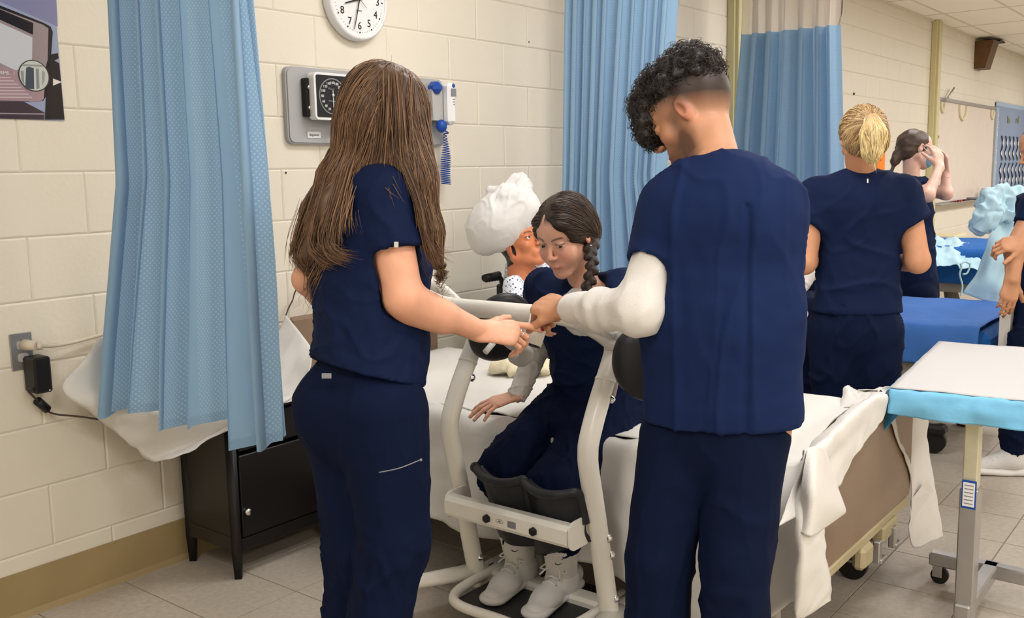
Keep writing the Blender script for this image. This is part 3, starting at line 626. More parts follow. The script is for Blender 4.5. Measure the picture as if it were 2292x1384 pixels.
def sdf_mesh(prims, vox, box=None, cuts=(), smooth=1):
    lo = np.min([p.bb()[0] for p in prims if p.op == 'add'], 0)-3*vox; hi = np.max([p.bb()[1] for p in prims if p.op == 'add'], 0)+3*vox
    if box is not None: lo = np.maximum(lo, A(box[0])-2*vox); hi = np.minimum(hi, A(box[1])+2*vox)
    n = np.maximum(((hi-lo)/vox).astype(int)+2, 4); G = [lo[i]+vox*np.arange(n[i]) for i in range(3)]
    F = np.full(n, .2, np.float32)
    for p in prims:
        a, b = p.bb(); m = p.k+3*vox
        i0 = np.clip(((a-m-lo)/vox).astype(int), 0, n); i1 = np.clip(((b+m-lo)/vox).astype(int)+2, 0, n)
        if (i1 <= i0).any(): continue
        sl = tuple(slice(i0[i], i1[i]) for i in range(3)); X, Y, Z = np.meshgrid(*[G[i][sl[i]] for i in range(3)], indexing='ij')
        d = p.d(np.stack([X, Y, Z], -1)); D = F[sl]
        if p.op == 'add': h = np.clip(.5+.5*(D-d)/p.k, 0, 1); F[sl] = D+(d-D)*h-p.k*h*(1-h)
        else: h = np.clip(.5-.5*(D+d)/p.k, 0, 1); F[sl] = D+(-d-D)*h+p.k*h*(1-h)
    if cuts:
        X, Y, Z = np.meshgrid(*G, indexing='ij', sparse=True)
        for pt, nn in cuts: F = np.maximum(F, (X-pt[0])*nn[0]+(Y-pt[1])*nn[1]+(Z-pt[2])*nn[2])
    F[0], F[-1], F[:, 0], F[:, -1], F[:, :, 0], F[:, :, -1] = (.2,)*6
    # surface nets
    S = F < 0; n1 = n-1
    cs = np.zeros(n1, np.int8)
    for dx in (0, 1):
        for dy in (0, 1):
            for dz in (0, 1): cs += S[dx:dx+n1[0], dy:dy+n1[1], dz:dz+n1[2]]
    act = np.argwhere((cs > 0) & (cs < 8)); idx = -np.ones(n1, np.int32); idx[tuple(act.T)] = np.arange(len(act))
    acc = np.zeros((len(act), 3)); cnt = np.zeros(len(act)); co8 = [(x, y, z) for x in (0, 1) for y in (0, 1) for z in (0, 1)]
    val = {c: F[act[:, 0]+c[0], act[:, 1]+c[1], act[:, 2]+c[2]] for c in co8}
    for c in co8:
        for ax in range(3):
            if c[ax]: continue
            c2 = list(c); c2[ax] = 1; c2 = tuple(c2); a, b = val[c], val[c2]; m = (a < 0) != (b < 0)
            t = np.where(m, a/(np.where(m, a-b, 1)), 0); p = np.tile(A(c, float), (len(act), 1)); p[:, ax] = t
            acc += p*m[:, None]; cnt += m
    V = lo+vox*(act+acc/cnt[:, None]); Q = []
    for ax in range(3):
        o1, o2 = [(1, 2), (2, 0), (0, 1)][ax]; s0 = [slice(1, n1[i]) for i in range(3)]; s0[ax] = slice(0, n1[ax])
        sa = [slice(1, n1[i]) for i in range(3)]; sa[ax] = slice(0, n1[ax]); sb = list(sa); sb[ax] = slice(1, n1[ax]+1)
        A_, B_ = S[tuple(sa)], S[tuple(sb)]; e = np.argwhere(A_ != B_)
        if not len(e): continue
        flip = A_[tuple(e.T)]; e = e+A([1 if i != ax else 0 for i in range(3)])
        def I(d1, d2):
            q = e.copy(); q[:, o1] -= d1; q[:, o2] -= d2; return idx[tuple(q.T)]
        q = np.stack([I(0, 0), I(1, 0), I(1, 1), I(0, 1)], 1); q[~flip] = q[~flip][:, ::-1]; Q.append(q)
    Q = np.concatenate(Q); Q = Q[(Q >= 0).all(1)]
    for _ in range(smooth):
        s = np.zeros_like(V); c_ = np.zeros(len(V))
        for i in range(4):
            a, b = Q[:, i], Q[:, (i+1) % 4]; c_ += np.bincount(a, minlength=len(V))+np.bincount(b, minlength=len(V))
            for k in range(3): s[:, k] += np.bincount(a, V[b, k], len(V))+np.bincount(b, V[a, k], len(V))
        V = V*.5+.5*s/np.maximum(c_, 1)[:, None]
    if box is not None:
        c_ = V[Q].mean(1); m = ((c_ > A(box[0])) & (c_ < A(box[1]))).all(1); Q = Q[m]
    return V, Q
def grad(prims, P, e=.002):
    D = field_eval(prims, P); g = np.stack([field_eval(prims, P+A(d)*e) for d in ((1, 0, 0), (0, 1, 0), (0, 0, 1))], 1)-D[:, None]; return D, g/(np.linalg.norm(g, axis=1, keepdims=True)+1e-9)
def vnorm(V, Q):
    n = np.cross(V[Q[:, 2]]-V[Q[:, 0]], V[Q[:, 3]]-V[Q[:, 1]]); N = np.zeros_like(V)
    for i in range(4):
        for k in range(3): N[:, k] += np.bincount(Q[:, i], n[:, k], len(V))
    return N/(np.linalg.norm(N, axis=1, keepdims=True)+1e-12)
def ridge(P, f, s=0, ax=None, st=3.):
    "folds: noise stretched along the direction ax"
    if ax is not None: P = P-(P@nrm(ax))[:, None]*nrm(ax)*(1-1/st)
    return 1-2*np.abs(noise(P, f, s))
def organic(name, prims, vox, m, parent=None, cuts=(), fold=None, loc=None, col=None, smooth=1):
    V, Q = sdf_mesh(prims, vox, cuts=cuts, smooth=smooth)
    if fold is not None: V = V+vnorm(V, Q)*fold(V)[:, None]
    return link(name, mesh_np(name, V, Q, col=None if col is None else col(V)), m, parent, loc)

# ============================================================ FURNITURE
# nightstand
ns = thing('nightstand', (2.14, 2.92, 0), 'black painted wooden nightstand with one knob against the block wall', 'nightstand')
x0, x1, y0, y1, zt = 1.915, 2.375, 2.755, 3.065, .585
for x_, y_ in ((x0+.018, y0+.018), (x1-.018, y0+.018), (x0+.018, y1-.018), (x1-.018, y1-.018)):
    b = MB(); b.tube([(x_, y_, 0), (x_, y_, .1), (x_, y_, zt)], [.017, .024, .025], 4); b.build('leg', M['blackwood'], ns)
b = MB(); b.box(((x0+x1)/2, (y0+y1)/2, zt+.012), (x1-x0+.03, y1-y0+.03, .024), .004); b.build('top', M['blackwood'], ns)
for x_ in (x0+.014, x1-.014):
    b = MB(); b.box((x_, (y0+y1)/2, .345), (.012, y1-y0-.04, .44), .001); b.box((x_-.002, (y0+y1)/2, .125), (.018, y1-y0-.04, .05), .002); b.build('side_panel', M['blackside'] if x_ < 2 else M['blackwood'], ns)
b = MB(); b.box(((x0+x1)/2, y1-.01, .35), (x1-x0-.05, .01, .46)); b.build('back_panel', M['blackwood'], ns)
b = MB(); b.box(((x0+x1)/2, y0+.012, .12), (x1-x0-.06, .018, .045), .002); b.build('bottom_rail', M['blackwood'], ns)
dr = MB(); dr.box(((x0+x1)/2, y0+.008, .295), (x1-x0-.07, .018, .295), .003); dro = dr.build('door', M['blackwood'], ns)
b = MB(); b.lathe((1.962, y0-.001, .243), [(0, .026), (.011, .024), (.0135, .017), (.009, .011), (.006, .006), (.008, 0)], 16, (0, -1, 0)); b.build('knob', M['chrome'], dro)
b = MB(); b.box(((x0+x1)/2, y0+.008, .515), (x1-x0-.07, .018, .115), .003); b.build('drawer', M['blackwood'], ns)
# cloth hanging over the nightstand
ZT = zt+.03
patch('draped_cloth', [
    [at(225, 755, Y=2.98), (1.9, 3.03, .68), (2.1, 3.03, .69), (2.3, 3.03, .74), at(640, 706, Y=3.0)],
    [at(185, 808, Y=2.98), (1.80, 2.97, .63), (2.05, 2.95, .63), (2.25, 2.95, .67), at(672, 745, Y=2.93)],
    [at(140, 870, Y=2.97), (1.84, 2.86, .622), (2.03, 2.85, .62), (2.22, 2.86, .63), at(700, 790, Y=2.85)],
    [at(205, 925, Y=2.95), (1.86, 2.73, .60), (2.02, 2.72, .61), (2.2, 2.73, .615), at(690, 850, Y=2.75)],
    [at(300, 1000, Y=2.93), at(335, 1031, Y=2.9), at(410, 1016, Y=2.78), at(560, 930, Y=2.73), at(680, 890, Y=2.73)]],
    M['sheet'], None, 10, 10, .003, .006, 3.5)
tag(bpy.data.objects['draped_cloth'], 'white cloth over the black nightstand, its corners hanging down the left side', 'cloth')
# bed 1
BX0, BX1, BY0, BY1, BZ = 2.40, 3.27, .90, 3.0, .585
bed = thing('hospital_bed', ((BX0+BX1)/2, (BY0+BY1)/2, 0), 'hospital bed under white sheets that the braided girl sits on', 'bed', 'hospital beds in the bays')
b = MB(); b.box(((BX0+BX1)/2, (BY0+BY1)/2+.02, BZ-.08), (BX1-BX0-.03, BY1-BY0-.08, .14), .03); b.build('mattress', M['greyplastic'], bed)
b = MB(); b.box(((BX0+BX1)/2, (BY0+BY1)/2, .36), (BX1-BX0-.08, BY1-BY0-.1, .1), .01); b.build('frame', M['bedgrey'], bed)
for x_ in (BX0+.1, BX1-.1):
    b = MB(); b.box((x_, (BY0+BY1)/2, .19), (.05, BY1-BY0-.3, .06), .006); b.build('side_rail', M['bedgrey'], bed)
for y_ in (BY0+.14, BY1-.25):
    b = MB(); b.box(((BX0+BX1)/2, y_, .24), (BX1-BX0-.12, .05, .06), .006); b.build('cross_rail', M['dark'], bed)
    for x_ in (BX0+.09, BX1-.09):
        b = MB(); b.box((x_, y_, .16), (.045, .045, .2), .006); b.build('leg', M['bedgrey'], bed)
        b = MB(); b.cyl((x_-.015, y_, .05), (x_+.015, y_, .05), .05, 20); b.box((x_, y_, .09), (.05, .06, .05), .008); b.build('caster', M['dark'], bed)
def board(y, x0, x1, z0, z1, th, m, parent, ch=.09):
    b = MB(); b.prism([(x0+ch*.1, z0), (x1-ch*.1, z0), (x1, z0+ch*.3), (x1, z1-ch), (x1-ch*.3, z1-ch*.3), (x1-ch, z1), (x0+ch, z1), (x0+ch*.3, z1-ch*.3), (x0, z1-ch), (x0, z0+ch*.3)], (0, y+th/2, 0), (1, 0, 0), (0, 0, 1), th)
    return b.build('footboard', m, parent)
board(.895, 2.42, 3.245, .315, .685, .03, M['brown'], bed)
b = MB(); b.box((2.83, .895, .3), (.76, .04, .03), .004); b.box((3.0, .885, .27), (.14, .04, .05), .006); b.box((2.78, .88, .255), (.09, .04, .07), .012); b.build('footboard_bracket', M['beigemetal'], bed)
for x_ in (2.87, 3.02):
    b = MB(); b.box((x_, .865, .24), (.03, .02, .07), .003); b.box((x_+.02, .86, .21), (.05, .02, .015), .003); b.build('latch', M['steel'], bed)
b = MB(); b.box(((BX0+BX1)/2, BY1+.02, .6), (.86, .03, .5), .02); b.build('headboard', M['brown'], bed)
# sheet of bed 1
def hang(G, N):
    return G
ZB = BZ+.006
def sk(y, zb, out=.0): return [(BX0+.05, y, ZB+.004), (BX0-.012, y, ZB-.02), (BX0-.03-out*.4, y, ZB-.15), (BX0-.035-out, y, (ZB-.15+zb)/2), (BX0-.04-out*1.1, y, zb)]
rows = []
for y_, zb, out in ((2.98, .3, 0), (2.75, .28, .03), (2.55, .24, 0), (2.35, .22, .035), (2.2, .21, -.0), (2.05, .2, .03), (1.9, .2, 0), (1.7, .2, .0), (1.5, .2, .01), (1.38, .18, .04), (1.27, .14, -.01), (1.16, .09, .05), (1.07, .05, .0), (.98, .04, .045)):
    rows.append(sk(y_, zb, out))
sheet = thing('white_bed_sheet', ((BX0+BX1)/2, 1.95, .02), 'long white sheet spread over the bed with the seated braided girl, corners trailing', 'sheet')
top = [[(BX0+.05+(BX1-BX0-.05)*k/5, y_, ZB+(.004 if k == 0 else .010)) for k in range(6)] for y_ in (2.98, 2.7, 2.4, 2.1, 1.8, 1.5, 1.25, 1.05, .97)]
# the sheet climbs over the top of the footboard
top.append([(BX0+.03, .925, .64), (2.62, .925, .695), (2.8, .925, .70), (2.95, .92, .70), (3.1, .925, .70), (BX1-.02, .93, .66)])
patch('sheet_top', top, M['sheet'], sheet, 8, 6, .003, .0045, 2.6)
patch('sheet_side', rows, M['sheet'], sheet, 6, 6, .003, .008, 3.2)
Yf = .86
def pf(x, y, yy=Yf): return at(x, y, Y=yy)
patch('sheet_foot', [
    [(BX0+.0, .93, .62), (2.5, .925, .67), (2.65, .92, .695), (2.8, .92, .702), (2.95, .92, .70), (3.08, .92, .69)],
    [pf(1800, 1012), pf(1842, 995), pf(1885, 950), pf(1925, 915), pf(1958, 890), pf(1985, 885)],
    [pf(1770, 1100), pf(1838, 1050), pf(1890, 1000), pf(1925, 962), pf(1955, 930), pf(1980, 915)],
    [pf(1740, 1180, .84), pf(1842, 1120, .83), pf(1880, 1080), pf(1905, 1030), pf(1938, 985), pf(1973, 938)]],
    M['sheet'], sheet, 6, 8, .003, .004, 5)
patch('sheet_flap', [
    [pf(1805, 1010, .85), pf(1822, 1000, .845), pf(1838, 1000, .845), pf(1850, 1020, .85)],
    [pf(1795, 1090, .83), pf(1822, 1085, .80), pf(1850, 1080, .83), pf(1872, 1088, .85)],
    [pf(1790, 1150, .83), pf(1822, 1140, .79), pf(1860, 1135, .82), pf(1891, 1140, .845)],
    [pf(1785, 1190, .82), pf(1815, 1200, .79), pf(1842, 1183, .82), pf(1888, 1150, .845)]], M['sheet'], sheet, 6, 8, .003)
patch('sheet_corner', [
    [(BX0-.0, 1.0, .62), (BX0-.02, .93, .63), pf(1822, 1005, .85), pf(1836, 1010, .85)],
    [(BX0-.06, 1.06, .45), pf(1760, 1140, .88), pf(1800, 1130, .82), pf(1843, 1160, .83)],
    [(BX0-.08, 1.10, .22), pf(1750, 1260, .88), pf(1800, 1240, .80), pf(1848, 1230, .83)],
    [(BX0-.1, 1.12, .06), pf(1765, 1335, .86), pf(1785, 1375, .82), pf(1856, 1310, .83)],
    [(BX0-.1, 1.12, .03), pf(1768, 1345, .86), pf(1790, 1382, .83), pf(1858, 1345, .83)]], M['sheet'], sheet, 7, 8, .003, .004, 5)
# tail hanging off the far foot corner, turned up at the end
patch('sheet_tail', [
    [(3.05, .93, .705), (3.2, .94, .68), (3.3, .97, .64), (3.36, 1.1, .62)],
    [at(1990, 905, Y=.87), at(2015, 900, D=3.35), at(2045, 900, D=3.45), at(2062, 905, D=3.6)],
    [at(2000, 960, Y=.87), at(2025, 985, D=3.28), at(2050, 985, D=3.4), at(2075, 990, D=3.55)],
    [at(2036, 1062, Y=.875), at(2048, 1060, D=3.3), at(2070, 1065, D=3.4), at(2090, 1080, D=3.5)],
    [at(2037, 1150, D=3.25), at(2050, 1160, D=3.28), at(2080, 1150, D=3.38), at(2100, 1150, D=3.46)],
    [at(2032, 1180, D=3.25), at(2046, 1227, D=3.28), at(2085, 1212, D=3.38), at(2110, 1203, D=3.46)]], M['sheet'], sheet, 7, 7, .003, .003, 5)
b = MB(); b.add([at(2038, 1170, D=3.24), at(2038, 1120, D=3.24), at(2075, 1075, D=3.3), at(2090, 1098, D=3.3)], [(0, 1, 2, 3)]); b.add([at(2038, 1170, D=3.245), at(2038, 1120, D=3.245), at(2075, 1075, D=3.305), at(2090, 1098, D=3.305)], [(3, 2, 1, 0)]); b.build('turned_up_hem', M['sheet'], sheet)
patch('sheet_far_side', [[(BX1-.02, y_, ZB+.01), (BX1+.03, y_, ZB-.03), (BX1+.04+.02*(k % 2), y_, .35), (BX1+.04, y_, .2)] for k, y_ in enumerate((2.95, 2.6, 2.3, 2.0, 1.7, 1.4, 1.1, .95))], M['sheet'], sheet, 5, 5, .003, .005, 4)
# ridge of gathered cream cloth at the foot
patch('gathered_cloth', [
    [at(1885, 900, D=3.35), at(1893, 868, D=3.4), at(1912, 875, D=3.42), at(1950, 876, D=3.4), at(1985, 872, D=3.36)],
    [at(1880, 915, D=3.25), at(1900, 885, D=3.3), at(1925, 895, D=3.3), at(1958, 885, D=3.3), at(1988, 882, D=3.26)],
    [at(1870, 925, D=3.22), at(1905, 910, D=3.22), at(1930, 912, D=3.22), at(1960, 900, D=3.2), at(1986, 900, D=3.17)]], M['sheet'], sheet, 6, 6, .004, .005, 9)
cc_ = at(1165, 822, Z=.63)
organic('crumpled_cloth', [ell(cc_, (.11, .13, .035), k=.03), ell(cc_+A([.14, -.16, .0]), (.1, .1, .045), k=.03), ell(cc_+A([.1, -.3, .0]), (.08, .09, .04), k=.03)], .006, M['cream'], fold=lambda V: .012*ridge(V, 4.5)+.005*noise(V, 12))
tag(bpy.data.objects['crumpled_cloth'], 'crumpled cream cloth lying on the white bed behind the black seat flap', 'cloth')

# ------------------------------------------------------------ standing aid (sit-to-stand lift)
YL, YR = 1.965, 1.45
lift = thing('standing_aid', (2.3, (YL+YR)/2, 0), 'white tubular sit-to-stand lift with black knee pads around the seated girl', 'patient lift')
prof = [(2.31, .9), (2.30, .868), (2.222, .746), (2.178, .66), (2.17, .62), (2.174, .575), (2.208, .43), (2.243, .27), (2.28, .1)]
for y_ in (YL, YR):
    b = MB(); b.tube(smooth_path([(x_, y_, z_) for x_, z_ in prof], 6), .031, 16, flat=.85); up = b.build('upright', M['white_metal'], lift)
    b = MB(); b.tube([(2.266, y_, .815), (2.262, y_, .808)], .033, 16, flat=.85); b.build('joint_ring', M['white_metal'], up)
    for x_, z_ in ((2.243, .765), (2.225, .36), (2.24, .305), (2.262, .165)):
        b = MB(); s_ = 1 if y_ == YL and False else -1; b.lathe((x_+.006, y_-.027, z_), [(0, .012), (.006, .011), (.008, .006), (.013, .004), (.013, 0)], 10, (0, -1, 0)); b.build('bolt', M['chrome'], up)
    b = MB(); b.cyl((2.282, y_, .105), (2.286, y_, .085), .037, 16); b.build('socket', M['white_metal'], up)
b = MB(); b.box((2.283, YR-.02, .83), (.012, .03, .13), .002, R=Matrix.Rotation(.42, 3, 'Y')); b.build('warning_sticker', mat('sticker_pink', s2l(188, 168, 164), .5), lift)
# side arms up to the hand bar
XH, ZH = 2.0, 1.033
b = MB(); b.tube(smooth_path([(XH, 1.455, ZH), (XH, 1.60, ZH), (XH, 1.79, ZH), (XH+.002, 1.87, ZH+.012), (XH+.02, 1.93, ZH+.03), (XH+.07, 1.99, ZH+.05)], 6), .0245, 18); b.build('hand_bar', M['white_metal'], lift)
b = MB(); b.cyl((XH, 1.795, ZH), (XH, 1.80, ZH), .026, 18); b.build('bar_sleeve', M['white_metal'], lift)
b = MB(); b.tube(smooth_path([(XH+.07, 1.99, ZH+.05), (2.16, 2.0, ZH+.03), (2.27, 1.985, .97), (2.31, 1.967, .885)], 6), .022, 14); b.build('side_arm', M['white_metal'], lift)
b = MB(); b.tube(smooth_path([(XH+.02, 1.462, ZH-.0), (2.12, 1.455, ZH-.03), (2.22, 1.45, .96), (2.30, 1.45, .915), (2.335, 1.44, .90)], 6), .024, 14); b.build('side_arm', M['white_metal'], lift)
b = MB(); b.tube([(2.31, 1.45, .905), (2.36, 1.44, .885)], .022, 12); b.build('arm_stub', M['white_metal'], lift)
p0, p1 = at(1214, 700, X=XH-.012), at(1190, 772, Y=1.474)
b = MB(); b.cyl(p0+A([0, 0, .01]), p1, .026, 20); b.build('grip_tube', M['white_metal'], lift)
dd = nrm(p1-p0); b = MB(); b.cyl(p1-dd*.004, p1+dd*.002, .0225, 20); b.build('end_cap', M['dark'], lift)
# lower bar behind the standing woman's hand, with the seat pivot
q0 = at(1188, 755, X=1.985); q1 = at(1120, 745, X=2.0)
b = MB(); b.tube([q0+A([.0, .0, .01]), q0, q1], .019, 14); b.build('lower_bar', M['white_metal'], lift)
b = MB(); b.tube(smooth_path([at(1185, 690, X=2.06), at(1180, 740, X=2.06), at(1176, 760, X=2.06)]), .022, 12); b.build('brace', M['white_metal'], lift)
b = MB(); b.tube(smooth_path([at(1105, 728, X=2.1), at(1140, 765, X=2.1), at(1180, 790, X=2.1), at(1168, 808, X=2.12), at(1150, 800, X=2.16)]), .018, 12); b.build('seat_pivot', M['greyplastic'], lift)
b = MB(); b.tube([at(1104, 768, X=2.0), at(1086, 789, X=1.97)], .0085, 12); b.build('peg', M['whitep'], lift)
# seat flaps, swung open
def flap(c, nrm_, up, hw, hh, name='seat_flap'):
    n_ = nrm(nrm_); u = nrm(A(up)-n_*np.dot(up, n_)); s_ = np.cross(u, n_); R = np.stack([s_, u, n_], 1)
    o = organic(name, [ell(c, (hw, hh*.62, .03), R, k=.03), ell(c+u*hh*.42+s_*hw*.05, (hw*.8, hh*.52, .032), R, k=.05), ell(c-u*hh*.38-s_*hw*.1, (hw*.85, hh*.58, .03), R, k=.05)], .006, M['pad'], lift)
    b = MB(); b.prism([(q[0]*hw*1.5, q[1]*hh*1.45) for q in rrect(1, 1, .42, 8)], c-n_*.022, s_, u, .006); b.build('backplate', M['bedgrey'], o); return o
pc = at(1122, 733, D=2.98); flap(pc, (-.45, -.6, -.35), (.12, .1, 1), .095, .13)
flap(at(1452, 812, D=2.66), (.75, .65, .0), (0, 0, 1), .1, .115)
b = MB(); b.tube([pc+A([.03, .03, 0]), (2.24, 1.985, .95)], .014, 10); b.build('flap_arm', M['dark'], lift)
# knee support beam and pads
b = MB(); yb0, yb1 = 1.93, 1.475
P_ = [(-.02, -.030), (.02, -.030), (.026, -.02), (.026, .02), (.012, .032), (-.012, .032), (-.026, .02), (-.026, -.02)]
b.prism(P_, (2.125, yb0, .389), (1, 0, 0), (0, 0, 1), yb0-yb1); b.build('knee_beam', M['white_metal'], lift)
for y_ in (yb0+.004, yb1-.002):
    b = MB(); b.prism([(q[0]+.02, q[1]) for q in rrect(.12, .085, .03)], (2.14, y_, .389), (1, 0, 0), (0, 0, 1), .005); b.build('end_plate', M['white_metal'], lift)
for px_, py_ in ((1090, 1161), (1194, 1190)):
    q = at(px_, py_, X=2.099); b = MB(); b.lathe(q, [(0, .012), (.010, .011), (.0135, .006), (.0135, 0)], 6, (-1, 0, 0), False); b.build('knob', M['black'], lift)
b = MB(); q = at(1118, 1168, X=2.0985); b.tube([q+A([0, .013*math.cos(t), .006*math.sin(t)]) for t in np.linspace(0, 6.0, 16)], .0007, 4, close=True); b.add(*mesh_text('lift', .009, q, (0, -1, 0), UZ)); b.build('maker_mark', M['inkgrey'], lift)
b = MB(); q = at(1145, 1176, X=2.0985); b.box(q, (.001, .03, .02)); b.build('rating_plate', M['inkgrey'], lift)
for pts in (((1062, 1050), (1168, 1082), (1180, 1235), (1100, 1215)), ((1168, 1080), (1290, 1108), (1302, 1225), (1182, 1255))):
    X_ = 2.15; P4 = [at(x, y, X=X_) for x, y in pts]; rws = []
    for j in range(6):
        f = j/5; l, r = P4[0]*(1-f)+P4[3]*f, P4[1]*(1-f)+P4[2]*f; row = []
        for i in range(7):
            g = i/6; p = l*(1-g)+r*g; bul = -.035*math.sin(math.pi*g)+(.02*(1-f*3) if f < .33 else 0)*-1+.02*(f > .9); row.append(p+A([bul+.03, 0, 0])+A([0, 0, -.0+.012*math.sin(math.pi*g)*(f < .1)*-1]))
        rws.append(row)
    pad = patch('knee_pad', [r_[::1] for r_ in rws], M['pad'], lift, 4, 4, -.022)
    b = MB(); b.tube(smooth_path([q_+A([-.006, 0, .004]) for q_ in rws[0]]+[rws[1][-1], rws[3][-1]]), .0135, 10); b.ball(rws[0][0]+A([-.006, 0, .004]), .017, 10); b.build('rolled_rim', M['pad'], pad)
# base, platform, casters
for y_, ye in ((YL, 2.07), (YR, 1.36)):
    b = MB(); b.box((2.62, y_+(.0), .085), (.72, .05, .06), .008); b.build('base_rail', M['white_metal'], lift)
    b = MB(); b.tube([(2.32, y_, .1), (2.16, (y_+ye)/2+.0, .115), (2.05, ye, .12)], [.04, .036, .03], 12, flat=.6); b.build('base_leg', M['white_metal'], lift)
    cx, cy = 2.03, ye
    b = MB(); b.lathe((cx, cy, .052), [(0, .062), (.02, .06), (.027, .05), (.029, .0), (.024, -.012)], 18); h_ = b.build('caster_housing', M['steel'], lift)
    b = MB(); b.cyl((cx-.02, cy-.014, .048), (cx-.02, cy+.014, .048), .048, 24); b.build('wheel', M['black'], lift)
    b = MB(); b.box((cx-.04, cy-.005, .085), (.028, .03, .022), .005); b.build('brake_lever', M['red'], lift)
    b = MB(); b.cyl((cx, cy, .112), (cx, cy, .15), .014, 12); b.build('caster_stem', M['dark'], lift)
    b = MB(); b.cyl((2.93, y_-.014, .04), (2.93, y_+.014, .04), .04, 20); b.build('wheel', M['black'], lift)
b = MB(); b.box((2.33, (YL+YR)/2, .09), (.07, YL-YR, .05), .01); b.build('cross_member', M['white_metal'], lift)
b = MB(); b.box((2.27, 1.71, .082), (.36, .40, .018), .006); b.build('foot_platform', M['pad'], lift)
b = MB(); b.tube(smooth_path([(2.42, 1.925, .105), (2.2, 1.93, .105), (2.1, 1.905, .105), (2.06, 1.84, .105), (2.06, 1.7, .105), (2.06, 1.58, .105), (2.09, 1.52, .105), (2.2, 1.49, .105), (2.42, 1.49, .105)], 7), .0155, 12); b.build('platform_hoop', M['white_metal'], lift)

# ------------------------------------------------------------ overbed table
ot = thing('overbed_table', (3.1, .65, 0), 'rolling overbed table under a white and blue pad at the right', 'table')
b = MB(); b.box((2.975, .635, .2), (.058, .05, .3), .004); b.box((2.975, .635, .26), (.0585, .0505, .4), .004); b.build('outer_post', M['steel'], ot)
b = MB(); b.box((2.977, .636, .56), (.045, .04, .3), .003); b.build('inner_post', M['postcream'], ot)
q = at(2164, 1140, Y=.609); b = MB(); b.box((2.945, .634, q[2]), (.002, .04, .085)); b.build('instruction_label', M['bluep'], ot)
b = MB(); b.box((2.9435, .634, q[2]), (.002, .032, .072)); b.build('label_paper', M['whitep'], ot)
b = MB()
for k in range(6): b.box((2.9422, .634, q[2]+.028-.011*k), (.0006, .024, .003))
b.build('label_lines', M['inkgrey'], ot)
b = MB(); b.prism([(-.05, 0), (.05, 0), (.03, -.045), (-.03, -.045)], (2.96, .635, .70), (0, -1, 0), (0, 0, 1), -.03 if False else .03); b.build('post_bracket', M['postcream'], ot)
b = MB(); b.lathe((2.945, .635, .683), [(0, .004), (.011, .004), (.012, 0)], 14, (-1, 0, 0)); b.build('bolt', M['dark'], ot)
TC = [at(1992, 872, Z=.742), at(2107, 763, Z=.742)]; e1 = nrm((TC[1]-TC[0])*A([1, 1, 0])); e2 = A([e1[1], -e1[0], 0])
o = TC[0]; W1, W2 = .86, .42; tc = o+e1*W1/2+e2*W2/2; Rt = np.stack([e1, e2, A([0, 0, -1.])], 1)
b = MB(); b.box(tc-A([0, 0, .018]), (W1-.02, W2-.02, .03), .008, R=Rt); b.build('table_top', M['brown'], ot)
b = MB(); b.box((3.2, .64, .712), (.5, .05, .02), .004); b.build('top_beam', M['steel'], ot)
for a_, b_ in (((3.31, .80, .085), (3.31, .30, .085)), ((2.95, .635, .085), (3.32, .635, .085)), ((2.72, .8, .085), (2.72, .3, .085)), ((2.72, .635, .085), (2.97, .635, .085))):
    if a_[0] == 2.72: continue
    a_, b_ = A(a_), A(b_); m_ = (a_+b_)/2; d_ = np.abs(b_-a_)+A([.045, .045, .045]); b = MB(); b.box(m_, d_*A([1, 1, 1]), .005); b.build('base_beam', M['steel'], ot)
for x_, y_ in ((3.31, .79), (3.31, .31)):
    b = MB(); b.cyl((x_-.01, y_, .028), (x_+.01, y_, .028), .028, 20); b.build('caster', M['dark'], ot)
    b = MB(); b.box((x_, y_+.005, .062), (.036, .03, .006), .002); b.box((x_-.017, y_+.005, .045), (.005, .03, .04), .001); b.box((x_+.017, y_+.005, .045), (.005, .03, .04), .001); b.build('caster_fork', M['steel'], ot)
pd = thing('table_pad', tc, 'white absorbent pad with hanging blue plastic border on the overbed table', 'pad')
h0 = .012
g = lambda u, v, z: o+e1*u+e2*v+A([0, 0, z])
patch('pad_top', [[g(W1*i/5, -.0+W2*j/3, .004+(.002 if (i+j) % 2 else 0)) for i in range(6)] for j in range(4)], M['padwhite'], pd, 5, 5, .003, .001, 5)
H1 = .075
patch('blue_border', [[g(.002, W2*j/5, .003) for j in range(6)], [g(-.008, W2*j/5, -.004) for j in range(6)], [g(-.016-.006*(j % 2), W2*j/5, -H1*.5) for j in range(6)], [g(-.012-.012*((j+1) % 2), W2*j/5, -H1*(1.0 if j else .9)) for j in range(6)]], M['padblue'], pd, 6, 5, .0015, .002, 9)
patch('blue_border', [[g(W1*i/5, .002, .003) for i in range(6)], [g(W1*i/5, -.008, -.004) for i in range(6)], [g(W1*i/5, -.014-.006*(i % 2), -.03) for i in range(6)], [g(W1*i/5, -.012, -.05) for i in range(6)]][::-1], M['padblue'], pd, 6, 5, .0015, .002, 9)
patch('hanging_corner', [
    [g(.0, .005, -.003), g(-.012, .08, -.03), g(-.014, .15, -.045)],
    [at(1975, 905, D=2.96), at(2000, 925, D=2.9), at(2045, 905, D=2.83)],
    [at(1970, 945, D=2.96), at(1990, 940, D=2.92), at(2012, 930, D=2.88)],
    [at(1969, 974, D=2.97), at(1975, 970, D=2.95), at(1982, 962, D=2.94)]], mat('blue_film_back', s2l(70, 165, 222), .35), pd, 6, 6, .0015, .002, 8)

